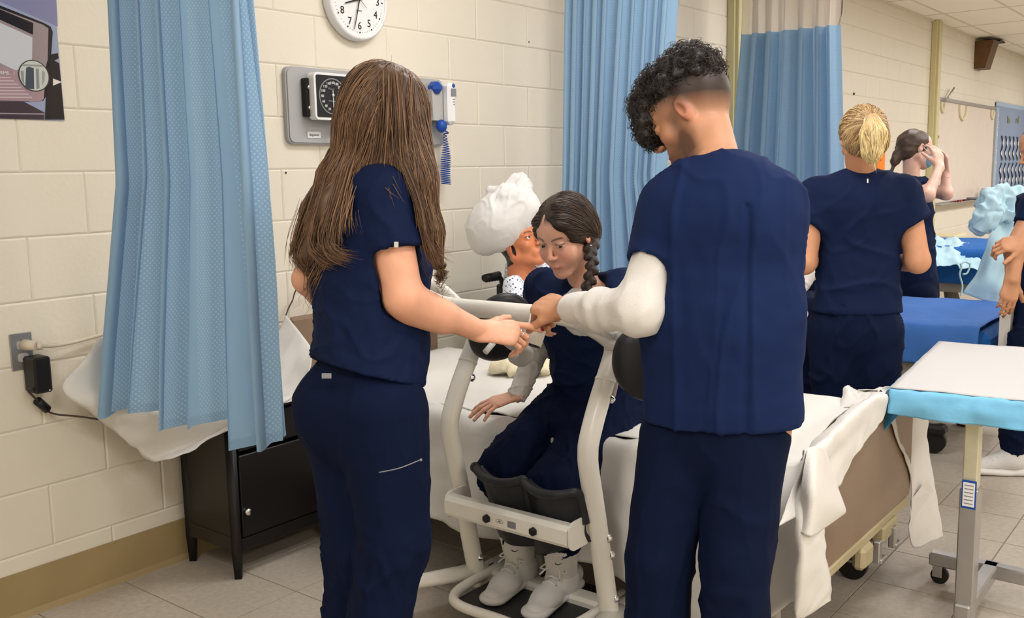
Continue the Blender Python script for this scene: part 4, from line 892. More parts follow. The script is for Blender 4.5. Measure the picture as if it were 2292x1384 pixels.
# ------------------------------------------------------------ wheelchair with mannequin
wc = thing('wheelchair', (3.68, 2.6, 0), 'black wheelchair by the wall under the mannequin', 'wheelchair')
for y_ in (2.34, 2.80):
    b = MB(); b.tube(smooth_path([(3.36, y_, .925), (3.42, y_, .93), (3.47, y_, .915), (3.485, y_, .86), (3.49, y_, .7), (3.5, y_, .45), (3.5, y_, .3)], 6), .0115, 10); b.build('push_post', M['dark'], wc)
    b = MB(); b.tube([(3.355, y_, .924), (3.46, y_, .93)], .0175, 12)
    for k in range(5): b.ball((3.37+.02*k, y_, .912), .010, 8)
    b.build('hand_grip', M['black'], wc)
    b = MB(); yy = y_+(.05 if y_ > 2.6 else -.05); P = [(3.56+.29*math.cos(t), yy, .3+.29*math.sin(t)) for t in np.linspace(0, 2*math.pi, 40)[:-1]]; b.tube(P, .013, 8, close=True); wh = b.build('wheel', M['black'], wc)
    b = MB(); b.tube([(3.56+.26*math.cos(t), yy, .3+.26*math.sin(t)) for t in np.linspace(0, 2*math.pi, 40)[:-1]], .007, 6, close=True)
    for k in range(12): t = k*math.pi/6; b.cyl((3.56, yy, .3), (3.56+.28*math.cos(t), yy, .3+.28*math.sin(t)), .0025, 5)
    b.cyl((3.56, yy-.02, .3), (3.56, yy+.02, .3), .03, 12); b.build('rim_and_spokes', M['chrome'], wh)
    b = MB(); b.box((3.66, y_, .7), (.3, .05, .03), .01); b.build('arm_pad', M['pad'], wc)
    b = MB(); b.tube([(3.5, y_, .47), (3.92, y_, .47), (3.96, y_, .3), (3.96, y_, .12)], .011, 8); b.tube([(3.8, y_, .47), (3.8, y_, .69), (3.5, y_, .69)], .011, 8); b.build('side_frame', M['dark'], wc)
    b = MB(); b.cyl((3.94, y_-.012, .09), (3.94, y_+.012, .09), .09, 18); b.build('caster', M['dark'], wc)
b = MB(); b.box((3.73, 2.6, .48), (.42, .48, .03), .01); b.build('seat', M['pad'], wc)
b = MB(); b.box((3.505, 2.6, .69), (.02, .5, .38), .008); b.build('backrest', M['pad'], wc)

# ------------------------------------------------------------ beds beyond
def far_bed(x0, y0, zt, label, cloth, cname, clabel, board_z1, board_m):
    L_, W_ = 2.0, .92
    t = thing('hospital_bed', (x0+W_/2, y0+L_/2, 0), label, 'bed', 'hospital beds in the bays')
    b = MB(); b.box((x0+W_/2, y0+L_/2+.03, zt-.09), (W_-.02, L_-.06, .16), .03); b.build('mattress', M['blue2'], t)
    b = MB(); b.box((x0+W_/2, y0+L_/2, zt-.22), (W_-.06, L_-.1, .09), .01); b.build('frame', M['bedgrey'], t)
    b = MB(); b.box((x0+W_/2, y0+L_/2, .13), (.6, 1.4, .08), .02); b.build('base', M['bedgrey'], t)
    for y_ in (y0+.45, y0+1.45):
        b = MB(); b.tube([(x0+.3, y_, .16), (x0+.4, y_+.1, zt-.25)], .03, 8); b.tube([(x0+.6, y_, .16), (x0+.5, y_+.1, zt-.25)], .03, 8); b.build('lift_arm', M['bedgrey'], t)
    for x_ in (x0+.16, x0+W_-.16):
        for y_ in (y0+.32, y0+1.7):
            b = MB(); b.cyl((x_-.02, y_, .06), (x_+.02, y_, .06), .06, 20); b.box((x_, y_, .12), (.09, .12, .05), .015); b.build('caster', M['dark'], t)
    b = MB(); b.prism([(q[0]+x0+W_/2, q[1]+(board_z1-.2)) for q in rrect(W_+.02, .42, .08)], (0, y0+.02, 0), (1, 0, 0), (0, 0, 1), .045); b.build('footboard', board_m, t)
    b = MB(); b.prism([(q[0]+x0+W_/2, q[1]+(board_z1-.1)) for q in rrect(W_+.02, .5, .08)], (0, y0+L_+.03, 0), (1, 0, 0), (0, 0, 1), .045); b.build('headboard', board_m, t)
    return t
B2 = far_bed(4.70, .90, .645, 'raised hospital bed with a blue cover, footboard under the right man\'s hand', None, 0, 0, .84, mat('bed_board_grey', s2l(206, 203, 196), .5))
b = MB()
patch('blue_cover', [[(5.64, y_, .5), (5.62, y_, .655), (5.3, y_, .66), (5.0, y_, .66), (4.76, y_, .66), (4.69, y_, .645), (4.678-.01*(k % 2), y_, .55), (4.68+.014*(k % 2), y_, .45+.012*(k % 3))] for k, y_ in enumerate((1.0, 1.15, 1.3, 1.45, 1.6, 1.8, 2.0, 2.3, 2.6, 2.85))], M['blue'], None, 6, 6, .004, .004, 3)
tag(bpy.data.objects['blue_cover'], 'royal blue cover hanging over the side of the nearer blue bed', 'cover')
B3 = far_bed(6.75, 1.2, .82, 'farther hospital bed with a bright blue cover behind the masked woman', None, 0, 0, .8, mat('bed_board_tan', s2l(178, 170, 152), .5))
patch('bright_blue_cover', [[(7.65, y_, .7), (7.6, y_, .85), (7.2, y_, .855), (6.85, y_, .855), (6.74, y_, .83), (6.73, y_, .72), (6.735, y_, .62)] for y_ in (1.28, 1.6, 2.0, 2.5, 3.0)], M['blue2'], None, 5, 5, .004, .005, 3)
tag(bpy.data.objects['bright_blue_cover'], 'bright blue cover on the farther bed below the crumpled gown', 'cover')
gp = at(2150, 565, D=6.4)
patch('crumpled_gown', [
    [at(2085, 540, D=6.6), at(2120, 532, D=6.7), at(2150, 538, D=6.7), at(2172, 550, D=6.6)],
    [at(2088, 560, D=6.3), at(2120, 555, D=6.35), at(2155, 562, D=6.3), at(2190, 570, D=6.3)],
    [at(2086, 585, D=6.15), at(2120, 582, D=6.2), at(2160, 585, D=6.2), at(2196, 592, D=6.2)],
    [at(2080, 600, D=6.1), at(2120, 596, D=6.12), at(2160, 598, D=6.15), at(2196, 604, D=6.15)]], M['gown'], None, 8, 8, .004, .02, 4)
tag(bpy.data.objects['crumpled_gown'], 'pale blue gown crumpled on the farther bed', 'gown')
b = MB()
for pts in ([(2150, 590), (2152, 600), (2148, 615), (2154, 640), (2150, 662)], [(2172, 588), (2170, 600), (2164, 612), (2155, 614)], [(2150, 592), (2160, 586), (2172, 592)]): b.tube(smooth_path([at(x, y, D=6.02) for x, y in pts]), .006, 6)
b.build('ties', M['gown'], bpy.data.objects['crumpled_gown'])
# light blue gown draped on a stand
gs = thing('draped_gown', at(2230, 690, D=5.6)*A([1, 1, 0]), 'pale translucent blue gown hung up, bunched at its top, left of the right man', 'gown')
Dg = 5.35
patch('gown_skirt', [
    [at(2225, 440, D=Dg), at(2250, 432, D=Dg+.1), at(2275, 440, D=Dg+.1), at(2300, 445, D=Dg)],
    [at(2222, 500, D=Dg-.1), at(2245, 500, D=Dg-.05), at(2270, 500, D=Dg-.1), at(2300, 505, D=Dg)],
    [at(2195, 580, D=Dg-.1), at(2225, 580, D=Dg-.18), at(2260, 590, D=Dg-.1), at(2305, 590, D=Dg)],
    [at(2158, 658, D=Dg-.1), at(2200, 672, D=Dg-.2), at(2250, 690, D=Dg-.12), at(2305, 705, D=Dg)]], M['gown'], gs, 10, 10, .003, .012, 2.6)
q = at(2250, 462, D=Dg-.05)
organic('gown_bundle', [cap(at(2225, 452, D=Dg), at(2300, 450, D=Dg), .06, .06, .05), cap(at(2215, 458, D=Dg-.05), at(2185, 500, D=Dg-.05), .06, .05, .05), cap(at(2230, 475, D=Dg-.05), at(2290, 490, D=Dg-.05), .05, .05, .05), ell(at(2240, 440, D=Dg), .05, k=.04)], .010, M['gown'], gs, fold=lambda V: .022*ridge(V, 3.0, 0, _u, 3.)+.012*ridge(V, 6.5, 1)+.003*noise(V, 14))
patch('gown_sleeve', [
    [at(2205, 450, D=Dg), at(2225, 455, D=Dg-.1), at(2245, 470, D=Dg-.1)],
    [at(2180, 480, D=Dg), at(2205, 490, D=Dg-.12), at(2235, 500, D=Dg-.12)],
    [at(2164, 508, D=Dg), at(2188, 516, D=Dg-.1), at(2215, 526, D=Dg-.1)]], M['gown'], gs, 8, 8, .003, .012, 5)
b = MB(); q = at(2250, 445, D=Dg+.05); b.cyl((q[0], q[1], .03), (q[0], q[1], q[2]), .012, 10)
for k in range(5): t = k*1.257; b.cyl((q[0], q[1], .06), (q[0]+.25*math.cos(t), q[1]+.25*math.sin(t), .035), .012, 8)
b.cyl((q[0], q[1]-.2, q[2]), (q[0], q[1]+.2, q[2]), .008, 8); b.build('stand', M['steel'], gs)
# beige ledge and small dark object by the whiteboard
b = MB(); b.box(at(2120, 530, Y=2.9), (.5, .3, .06), .01); tag(b.build('beige_shelf', M['cream']), 'beige shelf edge on the wall behind the crumpled gown', 'shelf')
b = MB(); b.ball(at(2203, 433, Y=2.98), (.07, .06, .07), 12); tag(b.build('tray_eraser', mat('maroon_felt', s2l(110, 44, 38), .9)), 'dark maroon lump on the end of the whiteboard tray', 'eraser')
# ============================================================ PEOPLE
SK1, SK2, SK3 = A(s2l(226, 168, 138)), A(s2l(206, 148, 112)), A(s2l(214, 170, 142))
def basis(fwd, up, roll=0.):
    y = nrm(fwd); z = nrm(A(up)-y*np.dot(up, y)); x = np.cross(y, z)
    if roll: c, s = math.cos(roll), math.sin(roll); x, z = c*x+s*z, -s*x+c*z
    return np.stack([x, y, z], 1)
def head_prims(c, R, s=1., fem=True, eyes=True, asleep=.0, nose=1., jaw=1., smile=False):
    T = lambda x, y, z: A(c)+R@(A([x, y, z])*s)
    P = []; E = lambda p, r, k=.02, op='add': P.append(ell(T(*p), A(r)*s, R, k*s, op)); K = lambda a, b, ra, rb=None, k=.02, op='add': P.append(cap(T(*a), T(*b), ra*s, (ra if rb is None else rb)*s, k*s, op))
    E((0, -.014, .032), (.072, .094, .08)); E((0, .032, .035), (.063, .056, .062)); E((0, .026, -.035), (.054, .056, .066))
    for g in (-1, 1):
        K((g*.05*jaw, -.008, -.05), (g*.018, .058, -.098), .0155*jaw, .013, .028)
        E((g*.035, .056, -.024), (.022, .022, .02), .02)
        K((g*.012, .0805 if fem else .0825, .0215), (g*.046, .063, .023), .0065, .006, .012)
    E((0, .066, -.1), (.0185*jaw, .016, .0145), .02)
    E((0, .070 if fem else .072, -.066), (.027, .018, .022), .018)
    K((0, .082, .012), (0, .100+.006*(nose-1), -.026), .0058, .0075, .011); E((0, .1015+.01*(nose-1), -.030), (.0084 if fem else .0098, .010, .0080), .006)
    for g in (-1, 1): E((g*(.0098 if fem else .0115), .0935, -.034), (.0062 if fem else .0072, .0085, .0060), .005)
    for g in (-1, 1): E((g*.031, .0935, .002), (.0165, .0110 if fem else .0125, .0105), .012, 'sub')
    if eyes:
        for g in (-1, 1): E((g*.0315, .0715, .003), (.0150, .0150, .0150), .004)
        for g in (-1, 1): E((g*.0318, .0875, .002-.002*asleep), (.0125, .011, .0052*(1-.45*asleep)), .0022, 'sub')
    lf = .0027 if fem else .0026
    for g in (-1, 1):
        sx, sz = (.005, .0045) if smile else (0, 0)
        K((g*(.021+sx), .0815-sx*.5, -.0685+sz), (g*.005, .0915, -.0655), lf*.6, lf*1.2, .004); K((g*(.018+sx), .0815-sx*.4, -.0725+sz), (0, .090, -.0755), lf*.7, lf*1.5, .004)
    sm_ = .0035 if smile else 0
    for g in (-1, 1): K((g*(.0225+sm_), .0855, -.0698+sm_), (0, .0975, -.0704), .0010, .0012, .0025, 'sub')
    if smile:
        for g in (-1, 1): E((g*.036, .058, -.040), (.020, .020, .022), .03)
    for g in (-1, 1):
        q = T(g*.0735, -.008, -.004); Re = R@np.array(Matrix.Rotation(g*-.35, 3, 'Z')@Matrix.Rotation(-.2, 3, 'X')); P.append(ell(q, A([.0085, .0175, .031])*s, Re, .006*s)); P.append(ell(T(g*.0845, -.001, .001), A([.009, .0105, .019])*s, Re, .004*s, 'sub'))
    return P
def head_cols(c, R, s, base, lips=(176, 84, 76), brow=(70, 46, 32), scalp=None, stub=None, blush=.12, brows=True, smile=0.):
    base = A(base)
    def f(V):
        L = ((V-A(c))@R)/s; x, y, z = L.T; col = np.tile(base, (len(V), 1)); n = noise(V, 9)
        col *= (1+.03*n)[:, None]
        def mixc(w, c2): col[:] = col*(1-w[:, None])+A(c2)*w[:, None]
        sm = lambda v, a, b: np.clip((v-a)/(b-a), 0, 1)**2*(3-2*np.clip((v-a)/(b-a), 0, 1))
        face = (y > .02)
        if blush: mixc(blush*face*np.exp(-(((np.abs(x)-.04)/.02)**2+((z+.03)/.02)**2)), s2l(214, 110, 92)); mixc(blush*face*np.exp(-((x/.012)**2+((z+.03)/.012)**2)), s2l(214, 120, 100))
        mixc(.35*np.exp(-(((np.abs(x)-.078)/.01)**2)-((z+.004)/.035)**2)*(np.abs(x) > .066), s2l(222, 120, 96))
        zz = z+.0702-smile*(x/.025)**2; w = face*(y > .065)*np.clip(1.3-(np.abs(x)/(.0235+smile))**2*1.3, 0, 1)*np.exp(-(zz/.0068)**4); mixc(w*.75, s2l(*lips))
        if brows:
            ax = np.abs(x); arc = .0215+.0055*np.sin(np.clip((ax-.010)/.042, 0, 1)*2.6); mixc(.85*face*(y > .05)*np.exp(-((z-arc)/.0037)**2)*sm(ax, .010, .016)*sm(-ax, -.053, -.042), s2l(*brow))
            mixc(.85*face*np.exp(-((z-.0075)/.0022)**2)*(np.abs(ax-.0315) < .015)*(y > .07), s2l(30, 22, 20)); mixc(.3*face*np.exp(-((z+.003)/.0015)**2)*(np.abs(ax-.0315) < .013)*(y > .07), s2l(60, 40, 34))
        if stub is not None: mixc(stub(L), s2l(44, 32, 28))
        if scalp is not None: w, cc = scalp(L); mixc(w, cc)
        return col
    return f
def eye_ball(name, c, R, s, g, look, parent, iris=(70, 42, 26)):
    q = A(c)+R@(A([g*.0315, .0712, .0028])*s); b = MB(); d = nrm(R@nrm(A(look))); r = .0137*s
    u = nrm(np.cross(d, [0.1, .2, 1])); v = np.cross(d, u); n = 24; V = []; F = []; col = []
    th = [0, .1, .17, .18, .3, .42, .44, .6, .9, 1.2, 1.6]
    cs = [(8, 8, 9)]*3+[iris]*3+[(40, 28, 22), (226, 220, 214), (222, 216, 210), (214, 204, 198), (200, 180, 170)]
    for t, cc in zip(th, cs):
        for k in range(n): a = 2*math.pi*k/n; V.append(q+r*(math.cos(t)*d+math.sin(t)*(math.cos(a)*u+math.sin(a)*v))); col.append(s2l(*cc))
    F = [(i*n+k, i*n+(k+1) % n, (i+1)*n+(k+1) % n, (i+1)*n+k) for i in range(len(th)-1) for k in range(n)]
    o = link(name, mesh_np(name, V, F, col=A(col)), M['eye'], parent); return o
M['eye'] = mat('eye', (1, 1, 1), .08, attr=True, spec=.6)
def hand_prims(w, d, n, thumb, curl=(.5, .55, .6, .65), spread=.05, s=1., tcurl=.3, tspread=.7, bend2=1.1):
    """w wrist, d direction of the palm, n back-of-hand normal, thumb = +1/-1: side of the thumb along n x d; curl per finger (index..little)"""
    d = nrm(d); n = nrm(A(n)-d*np.dot(n, d)); t = np.cross(n, d)*thumb; w = A(w, float); P = []
    P.append(cap(w+t*.006*s, w+d*.078*s+t*.012*s, .024*s, .026*s, .02*s, flat=.5, n=n)); P.append(cap(w-t*.006*s, w+d*.07*s-t*.016*s, .023*s, .024*s, .02*s, flat=.5, n=n))
    tips = []; L = ((.043, .026, .020), (.047, .030, .021), (.044, .028, .021), (.035, .021, .018)); R_ = (.0086, .0088, .0084, .0074); off = (.027, .009, -.010, -.027); st = (.083, .087, .083, .074)
    for i in range(4):
        p = w+d*st[i]*s+t*off[i]*s+n*.002*s; a = curl[i] if hasattr(curl, '__len__') else curl; yaw = spread*(1.5-i); dd = nrm(d*math.cos(yaw)+t*math.sin(yaw)); ang = 0
        P.append(cap(p-dd*.022*s, p, R_[i]*1.1*s, R_[i]*1.12*s, .008*s))
        for j in range(3):
            ang += a*(1., bend2, .8)[j]; v = dd*math.cos(ang)-n*math.sin(ang); q = p+v*L[i][j]*s
            P.append(cap(p, q, R_[i]*(1-.07*j)*s, R_[i]*(1-.07*(j+1))*s, .0035*s)); p = q
        tips.append((p, v, i))
    p = w+d*.026*s+t*.024*s-n*.006*s; v = nrm(d*math.cos(tspread)+t*math.sin(tspread)-n*.25)
    q = p+v*.036*s; P.append(cap(w+d*.01*s+t*.012*s-n*.004*s, q, .0145*s, .0115*s, .012*s)); v2 = nrm(v*math.cos(tcurl)-n*math.sin(tcurl)*.6+d*math.sin(tcurl)*.5); r = q+v2*.030*s
    P.append(cap(q, r, .0108*s, .0098*s, .004*s)); v3 = nrm(v2+(-n*.4+d*.3)*tcurl); P.append(cap(r, r+v3*.022*s, .0096*s, .0082*s, .004*s)); tips.append((r+v3*.022*s, v3, 4))
    return P, tips
def body_mesh(name, prims, vox, fine, base, colf=None, label=None, loc=None, bmat=None):
    "one continuous skin mesh; the boxes in fine (lo, hi, voxel) are meshed finer"
    V, Q = sdf_mesh(prims, vox); c_ = V[Q].mean(1)
    for lo, hi, v in fine: Q = Q[~((c_ > A(lo)) & (c_ < A(hi))).all(1)]; c_ = V[Q].mean(1)
    Vs, Qs, b = [V], [Q], len(V)
    for lo, hi, v in fine:
        m = v*.6; V2, Q2 = sdf_mesh(prims, v, box=(A(lo)-m, A(hi)+m)); Vs.append(V2); Qs.append(Q2+b); b += len(V2)
    V, Q = np.concatenate(Vs), np.concatenate(Qs); us = np.unique(Q); mp = -np.ones(len(V), int); mp[us] = np.arange(len(us)); V = V[us]; Q = mp[Q]
    col = np.tile(A(base), (len(V), 1))*(1+.03*noise(V, 7))[:, None]
    if colf is not None: col = colf(V, col)
    o = link(name, mesh_np(name, V, Q, col=col), bmat or M['skin'], None, loc); return o
def torso_prims(pel, wai, che, nck, shL, shR, w=1., dpt=1., inf=0., k=.05, neck=True):
    side = nrm(A(shL)-A(shR)); P = []
    hw = np.linalg.norm(A(shL)-A(shR))/2; up = nrm(A(nck)-A(che))
    P.append(cap(pel, wai, .155*w+inf, .128*w+inf, k, flat=.70*dpt, side=side)); P.append(cap(wai, che, .128*w+inf, (.15)*w+inf, k, flat=.70*dpt, side=side))
    P.append(cap(A(che)+side*(hw*.45), A(nck)-up*.075+side*hw*.35, .085*w+inf, .055*w+inf, k)); P.append(cap(A(che)-side*(hw*.45), A(nck)-up*.075-side*hw*.35, .085*w+inf, .055*w+inf, k))
    P.append(cap(A(shL)-side*.02, A(nck)-up*.045, .05*w+inf, .045*w+inf, .04)); P.append(cap(A(shR)+side*.02, A(nck)-up*.045, .05*w+inf, .045*w+inf, .04))
    return P
def strands(name, hull, flow, n, L, steps, rad, m, parent, colors, seedf=None, jit=.002, lift=.003, seed=0, stick=lambda P, t: np.ones(len(P)), vox=.012, wav=0., keep=None, taper=.35):
    rg = np.random.default_rng(seed); V, Q = sdf_mesh(hull, vox); pick = rg.integers(0, len(Q), n*6); w = rg.dirichlet((1, 1, 1, 1), n*6); P = (V[Q[pick]]*w[:, :, None]).sum(1)
    if seedf is not None: P = P[seedf(P)]
    P = P[:n]; n = len(P); lay = rg.uniform(-.002, lift, n); ln = L*rg.uniform(.7, 1.15, n); path = [P.copy()]; bias = rg.normal(size=(n, 3))*.12
    for k in range(steps):
        d = flow(P, k/steps)+bias; d /= np.linalg.norm(d, axis=1, keepdims=True)+1e-9
        D, g = grad(hull, P); st = stick(P, k/steps)[:, None]; d = d-g*(d*g).sum(1, keepdims=True)*st; d /= np.linalg.norm(d, axis=1, keepdims=True)+1e-9
        P = P+d*(ln/steps)[:, None]; D, g = grad(hull, P); P = P-g*((D-lay)[:, None])*st*.8*(np.abs(D) < .03)[:, None]
        if wav: P = P+wav*np.stack([noise(P, 6, 0), noise(P, 6, 1), noise(P, 6, 2)], 1)
        path.append(P.copy())
    G = A(path).transpose(1, 0, 2)  # n, steps+1, 3
    if keep is not None: kk = keep(G); G = G[kk]; n = len(G)
    return tubes(name, G, rad, m, parent, colors, rg, taper)
def tubes(name, G, rad, m, parent, colors, rg, taper=.35, sides=3):
    n, S = G.shape[:2]; T = np.gradient(G, axis=1); T /= np.linalg.norm(T, axis=2, keepdims=True)+1e-9
    a = np.cross(T, rg.normal(size=(n, 1, 3))); a /= np.linalg.norm(a, axis=2, keepdims=True)+1e-9; b = np.cross(T, a)
    t = np.linspace(0, 1, S); r = (rad*rg.uniform(.6, 1.3, n))[:, None]*(np.minimum(1, .5+4*t)*np.clip((1-t)/taper, .12, 1))[None]
    V = np.stack([G+(a*math.cos(q)+b*math.sin(q))*r[..., None] for q in np.arange(sides)*2*math.pi/sides], 2).reshape(-1, 3)
    i = (np.arange(n)[:, None]*S+np.arange(S-1)[None])[..., None]*sides; k = np.arange(sides); k2 = (k+1) % sides
    F = np.stack([i+k, i+k2, i+sides+k2, i+sides+k], -1).reshape(-1, 4)
    cs = A([s2l(*c) for c in colors]); ci = cs[rg.integers(0, len(cs), n)]*rg.uniform(.75, 1.25, (n, 1)); col = np.repeat(ci, S*sides, 0)
    o = link(name, mesh_np(name, V, F, col=col), m, parent); o['kind'] = 'stuff'; return o
def limb(a, b, c, r0, r1, r2, k=.02): return [cap(a, b, r0, r1, k), cap(b, c, r1*.98, r2, k)]
def pt(x, y, d): return at(x, y, D=d)
def px_(x, y, X): return at(x, y, X=X)
def gnd(p): return A([p[0], p[1], .09])
VIEW = lambda r, u, f: nrm(_r*r+_u*u+_f*f)       # a direction given as right / up / away seen from the camera's side of the room
def clothf(amp, f, ax=None, fine=.0012, s=0, st=3.):
    def g(V):
        r1, r2 = np.clip(ridge(V, f, s, ax, st), 0, 1), np.clip(ridge(V, f*1.9, s+1, ax, st), 0, 1); return amp*1.5*(r1**4-.15)+amp*.8*r2**3-amp*.5*np.clip(-ridge(V, f*.8, s+2, ax, st), 0, 1)+fine*noise(V, f*5, s+2)
    return g

# ---------------------------------------------------------------- 1. woman with long brown hair, from behind
HS = .98; hc = pt(862, 262, 2.27); hR = basis(VIEW(.86, -.38, .38), VIEW(.33, 1, -.05))
nk = pt(832, 392, 2.30); che = pt(812, 520, 2.30); wai = pt(820, 690, 2.30); pel = pt(818, 850, 2.30)
shR, shL = pt(858, 440, 2.19), pt(768, 445, 2.44)
elR, wrR = pt(905, 668, 2.17), pt(1072, 741, 2.34); elL, wrL = pt(688, 625, 2.50), pt(740, 700, 2.62)
hpR, knR, anR = pt(852, 925, 2.24), pt(884, 1205, 2.26), A([1.40, 1.66, .09]); hpL, knL, anL = pt(770, 925, 2.36), pt(800, 1225, 2.36), A([1.47, 1.83, .09])
anR = gnd(pt(800, 1600, 2.28)); anL = gnd(pt(782, 1560, 2.42))
hd = VIEW(.93, -.06, .25); hn = VIEW(.12, .62, -.75)
hp, tips = hand_prims(wrR+hd*.004, hd, hn, -1, curl=(.16, .62, .75, .72), spread=.03, s=.98, tcurl=.25, tspread=.75, bend2=1.2)
if np.dot(np.cross(nrm(hn-hd*np.dot(hn, hd)), nrm(hd))*-1, _u) < 0: hp, tips = hand_prims(wrR+hd*.004, hd, hn, 1, curl=(.16, .62, .75, .72), spread=.03, s=.98, tcurl=.25, tspread=.75, bend2=1.2)
hp2, _t = hand_prims(wrL, VIEW(.8, -.4, .3), VIEW(-.3, .3, -.8), 1, curl=.3)
foot = lambda an, d, s=1.: [cap(an, an+A(nrm(d))*.14*s+A([0, 0, -.045]), .034*s, .022*s, .03), cap(an-A(nrm(d))*.035*s+A([0, 0, -.05]), an+A(nrm(d))*.13*s+A([0, 0, -.055]), .026*s, .024*s, .03)]
fd = VIEW(.8, 0, .5)*A([1, 1, 0])
P = head_prims(hc, hR, HS)+[cap(hc+hR@A([0, -.03, -.04]), nk, .047, .052, .03)]+torso_prims(pel, wai, che, nk, shL, shR, .88)
P += limb(shR, elR, wrR, .052, .043, .0265)+limb(shL, elL, wrL, .048, .037, .027)+[cap(pt(925, 690, 2.2), pt(985, 712, 2.25), .038, .035, .03)]+hp+hp2
P += limb(hpR, knR, anR, .085, .055, .036)+limb(hpL, knL, anL, .085, .055, .036)+foot(anR, fd)+foot(anL, fd)
hb = hc-.14, hc+.14
wl_, wh_ = np.minimum(wrR, tips[1][0])-.05, np.maximum(wrR, tips[0][0])+.045
hcol = head_cols(hc, hR, HS, SK1)
w1 = body_mesh('person', P, .0055, [(hb[0], hb[1], .0025), (wl_, wh_, .002)], SK1, lambda V, c: np.where((np.linalg.norm(V-hc, axis=1) < .15)[:, None], hcol(V), c))
tag(w1, 'woman with long brown hair in navy scrubs standing behind the hand bar', 'person')
# finger details
ix = tips[0]; b = MB(); nn = nrm(hn-ix[1]*np.dot(hn, ix[1])); b.ball(ix[0]-ix[1]*.002+nn*.0048, (.0055, .0085, .0028), 12, np.stack([np.cross(ix[1], nn), ix[1], nn], 1)); tag(b.build('fingernail', M['nail'], w1), 'dark red fingernail')
rg_c = hp[2+4*1+1+0]  # first segment of the middle finger
b = MB(); mid = rg_c.a*.45+rg_c.b*.55; ax_ = nrm(rg_c.b-rg_c.a); u_ = nrm(np.cross(ax_, [0, 0, 1])); v_ = np.cross(ax_, u_); b.tube([mid+.0098*(u_*math.cos(t)+v_*math.sin(t)) for t in np.linspace(0, 2*math.pi, 20)[:-1]], .0013, 6, close=True); b.ball(mid+.011*hn, .003, 8); tag(b.build('ring', M['gold'], w1), 'silver ring')
# tunic
sd = nrm(shL-shR); inf = .014
P = [cap(pt(815, 872, 2.30), pt(823, 740, 2.30), .166, .140, .06, flat=.82, side=sd), cap(pt(823, 740, 2.3), pt(822, 610, 2.30), .136, .138, .05, flat=.8, side=sd), cap(pt(822, 610, 2.30), pt(815, 480, 2.31), .142, .125, .05, flat=.8, side=sd),
     cap(shR, pt(835, 408, 2.28), .055, .05, .04), cap(shL, pt(825, 410, 2.33), .055, .05, .04), cap(pt(905, 590, 2.36), pt(885, 600, 2.28), .062, .06, .05), cap(pt(800, 430, 2.35), pt(800, 520, 2.35), .09, .1, .05),
     cap(shR+A([0, 0, .004]), elR, .066, .062, .03, cut=(pt(866, 566, 2.18), nrm(elR-shR))), cap(shL, elL, .064, .058, .03, cut=(shL+(elL-shL)*.62, nrm(elL-shL)))]
P.append(cap(shR+(elR-shR)*.5, elR, .052, .052, .006, 'sub'))
fl_ = clothf(.0045, 2.6, VIEW(.9, -.25, .2))
ff = lambda V: fl_(V)*np.clip(1.2-(V[:, 2]-1.0)*1.6, .35, 1.2)
hz = pt(820, 858, 2.3)
P = torso_prims(pel, wai, che, nk, shL, shR, .88, inf=.011)+P+[cap(pt(905, 620, 2.3), pt(915, 800, 2.3), .05, .045, .06), cap(pt(868, 812, 2.12), pt(855, 880, 2.12), .004, .012, .003, 'sub')]
tun = organic('tunic', P, .0065, M['navy'], w1, cuts=[(pt(815, 826, 2.3), VIEW(-.24, -.97, .0))], fold=ff)
b = MB(); q = pt(887, 548, 2.108); b.box(q, (.010, .002, .013), .0005, R=np.stack([_r, _f, _u], 1)); b.build('sleeve_tag', M['chrome'], tun)
# trousers
P = [ell(pt(815, 880, 2.31), .1, k=.06), cap(pt(806, 905, 2.31), pt(820, 850, 2.31), .148, .128, .05, flat=.82, side=sd), cap(pt(820, 850, 2.31), pt(822, 780, 2.31), .128, .124, .04, flat=.74, side=sd), ell(pt(745, 915, 2.31), (.095, .095, .1), k=.06),
     cap(hpR+_r*.005, knR, .108, .083, .04), cap(knR, anR, .08, .068, .03), cap(hpL, knL, .100, .075, .04), cap(knL, anL, .075, .066, .03)]
kf = clothf(.005, 2.2, A([0, 0, 1.]), st=2.)
tr = organic('trousers', P, .007, M['navyp'], w1, cuts=[(anL*A([1, 1, 0])+A([0, 0, .06]), A([0, 0, -1.]))], fold=lambda V: kf(V)*(.35+np.exp(-((V[:, 2]-.5)/.13)**2)*1.3+.5*(V[:, 2] < .35)))
b = MB(); b.box(pt(731, 842, 2.165), (.022, .003, .012), .001, R=np.stack([_r, _f, _u], 1)); b.build('waist_label', M['inkgrey'], tr)
b = MB(); b.tube(smooth_path([pt(848, 1058, 2.118), pt(895, 1048, 2.112), pt(940, 1030, 2.13)]), .0014, 5); b.ball(pt(942, 1030, 2.128), .0035, 8); b.build('zip_pocket', M['inkgrey'], tr)
for an, d_, nm in ((anR, fd, 0), (anL, fd, 1)):
    b = an+A([0, 0, -.03]); d_ = nrm(d_); organic('shoe', [cap(an-d_*.04+A([0, 0, -.055]), an+d_*.15+A([0, 0, -.06]), .038, .036, .03), cap(an, an+d_*.1+A([0, 0, -.045]), .042, .034, .03)], .008, M['shoe'], w1, cuts=[(an*A([1, 1, 0])+A([0, 0, .003]), A([0, 0, -1.]))])
